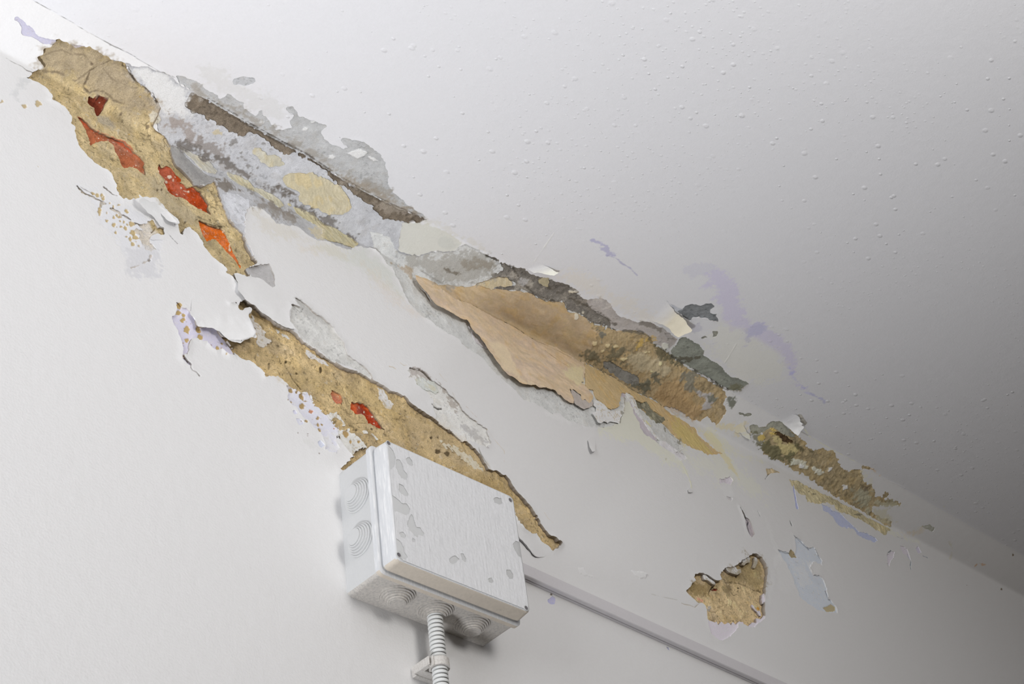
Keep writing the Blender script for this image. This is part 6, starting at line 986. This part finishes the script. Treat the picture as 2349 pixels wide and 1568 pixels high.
film_m, _ = mat('lid_paint_film', rough=.6, grain=.03, gscale=300, bump=.3, bscale=300, attr=False, col=(.755, .76, .775), spec=.25, extra=streaks((.64, .645, .66), .75))
hole_shade_m, _ = mat('screw_recess_shade', rough=.6, grain=.05, attr=False, col=(.16, .15, .16))  # flat dark disc: the shade of the hole is painted, nothing is hollowed
cond_m, _ = mat('conduit_plastic', rough=.45, grain=.03, gscale=500, bump=.05, attr=False, col=(.70, .71, .70), spec=.4)
groove_m, _ = mat('conduit_groove_grey', rough=.9, grain=.25, gscale=900, bump=.2, attr=False, col=(.24, .235, .23), spec=.1)  # groove faces are a darker grey than the ribs
clip_m, _ = mat('clip_plastic', rough=.7, grain=.06, gscale=700, bump=.3, bscale=900, attr=False, col=(.64, .62, .59), spec=.25, extra=dust((.44, .40, .37), 500, .6))
duct_m, _ = mat('duct_plastic', rough=.35, grain=.015, gscale=250, bump=.03, bscale=300, attr=False, col=(.68, .66, .68), spec=.45)

W, H, D = .19, .1549, .0735
box = thing('junction_box', 'large pale grey junction box on the wall, its lid covered in flaking white paint', 'junction box', (0, 0, FLOOR))
bm = bmesh.new()
ring = lambda y, i, r=.006: [(x, y, z) for x, z in rrect(i, W - i, i, H - i, max(.0015, r - i * .6))]
loft(bm, [ring(.004, 0), ring(-.0465, .0004)])
ob = link('body', bm, body_m, box, True); ob.data.materials.append(under_m)
for p in ob.data.polygons: p.material_index = 1 if p.normal.z < -.6 else 0
bm = bmesh.new()
loft(bm, [ring(-.0462, .0002), ring(-.0466, -.0019), ring(-.0470, -.0023), ring(-.0522, -.0023), ring(-.0530, -.0012), ring(-.0531, .003)])
ob = link('rim', bm, lid_m, box, True); ob.data.materials.append(lidu_m)
for p in ob.data.polygons: p.material_index = 1 if p.normal.z < -.6 else 0
bm = bmesh.new()
loft(bm, [ring(-.0529, .0032, .008), ring(-.0555, .0034, .008), ring(-.0560, .0012, .008), ring(-.0568, .0010, .008), ring(-.0715, .0024, .008), ring(-.0729, .0033, .008), ring(-.0735, .0048, .008)])
ob = link('lid', bm, lid_m, box, True); ob.data.materials.append(lidu_m); ob.data.materials.append(body_m)
for p in ob.data.polygons: p.material_index = 1 if p.normal.z < -.6 else (2 if p.normal.y < -.95 else 0)
lid = ob
# flaking white paint film on the lid: a thin broken sheet, the lid's own grey shows where it has come away
SPOTS = [parse(t) for t in '41,1458 78,1444 119,1404 136,1338 133,1265 98,1179 56,1133 29,1164 31,1294|148,1307 203,1323 228,1276 236,1208 279,1183 291,1144 262,1090 194,1090 161,1134 137,1195|292,1375 342,1419 377,1382 379,1332 338,1305 301,1321|156,1004 215,1000 249,957 273,903 232,873 174,885 147,916|33,814 77,804 148,777 176,760 238,785 277,731 256,667 207,628 118,627 45,626 38,705|294,675 312,634 328,571 345,523 392,548 445,486 411,446 367,450 346,401 303,412 249,459 218,516 250,610|100,369 155,404 180,366 161,325 118,329|39,293 97,268 136,216 144,153 183,114 149,62 92,68 84,131 46,117|755,295 807,348 857,373 899,347 861,293 794,241 757,255|925,425 974,443 1005,386 991,340 946,351|1533,1364 1599,1412 1665,1409 1673,1352 1617,1312 1551,1319|1741,852 1801,910 1850,907 1856,794 1849,706 1802,717 1761,773|1586,456 1648,485 1680,434 1662,372 1611,361 1585,400|1290,248 1342,276 1368,242 1339,204 1292,208|269,373 314,376 302,331 264,324'.split('|')]
gx = np.arange(.0048, W - .0048, .0007); gz = np.arange(.0048, H - .0048, .0007)
X, Y = np.meshgrid(gx, gz, indexing='ij')
nz = (noise(X, Y, .006, 30) - .5) * 1.3 + (noise(X, Y, .002, 31) - .5) * 1.1
keep = np.ones(X.shape)
dd = np.full(X.shape, -9.)
for pp in SPOTS:
    d2 = np.full(X.shape, 1e9); ins = np.zeros(X.shape, bool)
    for (ax, ay), (bx, by) in zip(pp, np.roll(pp, -1, 0)):
        ex, ey = bx - ax, by - ay; t = np.clip(((X - ax) * ex + (Y - ay) * ey) / (ex * ex + ey * ey), 0, 1)
        d2 = np.minimum(d2, (X - ax - t * ex) ** 2 + (Y - ay - t * ey) ** 2)
        if ay != by: ins ^= ((ay > Y) != (by > Y)) & (X < ex * (Y - ay) / (by - ay) + ax)
    dd = np.maximum(dd, np.where(ins, 1, -1) * np.sqrt(d2) * 1000)
SCREW = [(.0066, .0096), (.0062, .1483), (.1808, .1450), (.1812, .0068)]
for cx, cz in SCREW: dd = np.maximum(dd, 3.0 - np.hypot(X - cx, Y - cz) * 1000)
cr = .006
for cx, cz, sx, sz in ((.0048, .0048, 1, 1), (.0048, H - .0048, 1, -1), (W - .0048, .0048, -1, 1), (W - .0048, H - .0048, -1, -1)):
    a = (X - cx) * sx; b = (Y - cz) * sz
    dd = np.where((a < cr) & (b < cr) & (np.hypot(cr - a, cr - b) > cr - .001), 5, dd)
hole_q = (dd + nz * .6)
msk = (hole_q[:-1, :-1] + hole_q[1:, 1:]) < 0
i, j = np.nonzero(msk); nzv = len(gz)
q = np.stack([i * nzv + j, (i + 1) * nzv + j, (i + 1) * nzv + j + 1, i * nzv + j + 1], 1)
ix, inv = np.unique(q, return_inverse=True); inv = inv.reshape(q.shape)
hh = .00022 + .00012 * noise(X * 2.5, Y * .35, .004, 32) + .00014 * noise(X, Y, .0022, 33)
V = np.stack([X.ravel()[ix], -.0735 - hh.ravel()[ix], Y.ravel()[ix]], 1)
film = new_mesh('paint_film', V, inv, np.ones((len(V), 3)), film_m, recentre=False, label='flaking white paint film with grey bare spots')
film.parent = lid
for cx, cz in SCREW:
    bm = bmesh.new()
    prof = [(.0001, -.07365), (.0022, -.07365), (.0024, -.0739), (.0029, -.07395), (.0033, -.0736)]
    loft(bm, [[(cx + r * math.cos(2 * PI * k / 20), y, cz + r * math.sin(2 * PI * k / 20)) for k in range(20)] for r, y in prof[1:]], True, False)
    ob = link('screw_hole_shade_disc', bm, body_m, box, True); ob.data.materials.append(hole_shade_m)
    for p in ob.data.polygons:
        p.material_index = 1 if math.hypot(p.center.x - cx, p.center.z - cz) < .0023 else 0
# stepped rubber cable entries
def grommet(axis, c, name='cable_entry', open_=False, m=None):
    R = [.0192, .0192, .0178, .0172, .0172, .0157, .0150, .0150, .0136, .0129, .0129, .0114, .0108, .0108, .0096, .0090, .0090, .0001]
    Hh = [-.0005, .0010, .0013, .0010, .0028, .0031, .0028, .0046, .0049, .0046, .0064, .0067, .0064, .0082, .0085, .0082, .0096, .0098]
    if open_: R, Hh = R[:-4], Hh[:-4]
    bm = bmesh.new(); rings = []
    for r, h in zip(R, Hh):
        rg = []
        for k in range(40):
            a = 2 * PI * k / 40; p, q_ = r * math.cos(a), r * math.sin(a)
            rg.append((-h, c[0] + p, c[1] + q_) if axis == 'x' else (c[0] + p, c[1] + q_, -h))
        rings.append(rg)
    loft(bm, rings); return link(name, bm, m, box, True)
for c in ((-.0265, .1070), (-.0264, .0525)): grommet('x', c, m=body_m)
for n_, c in enumerate(((.0427, -.0266), (.0945, -.0266), (.1456, -.0266))): grommet('z', c, open_=(n_ == 1), m=under_m)

# corrugated conduit dropping from the middle entry
def corrugated(name, path, r, pitch, depth, m):
    bm = bmesh.new(); rings = []
    a, b = np.array(path[0]), np.array(path[1]); Ln = np.linalg.norm(b - a); d = (b - a) / Ln
    x = np.cross(d, (0, 1, 0)); x /= np.linalg.norm(x); y = np.cross(d, x)
    n = int(Ln / pitch); t = 0
    for k in range(n):
        for f, rr in ((0, r - depth), (.16, r - depth), (.24, r - depth * .25), (.38, r), (.78, r), (.92, r - depth * .25)):
            p = a + d * (k + f) * pitch; rings.append([tuple(p + (x * math.cos(q_) + y * math.sin(q_)) * rr) for q_ in np.linspace(0, 2 * PI, 33)[:-1]])
    loft(bm, rings); ob = link(name, bm, m, None, True); ob.data.materials.append(groove_m)
    for k, p in enumerate(ob.data.polygons):
        if (k // 32) % 6 in (0, 1): p.material_index = 1
    return ob
con = corrugated('conduit', ((.0932, -.0266, FLOOR - .0045), (.0895, -.0215, FLOOR - .62)), .0082, .0048, .0021, cond_m)
con['label'] = 'pale grey corrugated conduit hanging straight down from the junction box'; con['category'] = 'conduit'
# conduit clip
cz = FLOOR - .064; cx, cy = .0928 - .0004, -.0262
clip = thing('conduit_clip', 'dusty plastic saddle clip holding the conduit below the box', 'clip', (cx, 0, cz))
def bxm(bm, x0, x1, y0, y1, z0, z1, bev=.0006):
    r = bmesh.ops.create_cube(bm, size=1.0, matrix=Matrix.Translation(((x0 + x1) / 2, (y0 + y1) / 2, (z0 + z1) / 2)) @ Matrix.Diagonal((x1 - x0, y1 - y0, z1 - z0, 1)))
    es = list({e for v in r['verts'] for e in v.link_edges}); bmesh.ops.bevel(bm, geom=es, offset=bev, segments=1, affect='EDGES')
bm = bmesh.new(); hw = .0048
bxm(bm, -.0135, .0135, -.0058, .001, -hw - .001, hw + .001); bxm(bm, -.0105, .0105, -.0150, -.0040, -hw, hw)
link('base', bm, clip_m, clip)
bm = bmesh.new(); A = np.radians(np.linspace(-245, 65, 34)); rings = []
for a in A:
    ca, sa = math.cos(a), math.sin(a)
    rings.append([(r * ca, cy + r * sa * 1.0, zz) for r, zz in ((.0084, -hw), (.0107, -hw), (.0107, hw), (.0084, hw))])
loft(bm, rings); link('strap', bm, clip_m, clip)
bm = bmesh.new()
bxm(bm, -.0152, -.0098, -.0262, -.0060, -hw, -hw + .0016); bxm(bm, -.0152, -.0098, -.0262, -.0060, hw - .0016, hw); bxm(bm, -.0160, -.0140, -.0285, -.0050, -hw, hw); bxm(bm, -.0120, -.0098, -.0305, -.0240, -hw - .0008, hw + .0008)
link('latch', bm, clip_m, clip)

# cable duct running right from behind the lid
def zb(x): return .1101 - .0335 * (x - .2693) + FLOOR
bm = bmesh.new(); xa, xb = .1905, 2.3; hd, dp = .0172, .0098
prof = [(0.0, 0.0), (-dp * .30, 0.0), (-dp * .34, .0009), (-dp * .44, .0009), (-dp * .48, 0), (-dp + .0008, 0), (-dp, .0008), (-dp, hd - .0012), (-dp + .0012, hd), (0.0, hd)]
loft(bm, [[(x, y, zb(x) + z) for y, z in prof] for x in (xa, .6, 1.0, xb)])
duct = link('cable_duct', bm, duct_m, None, False); duct['label'] = 'narrow grey plastic cable duct running along the wall right of the box'; duct['category'] = 'cable duct'
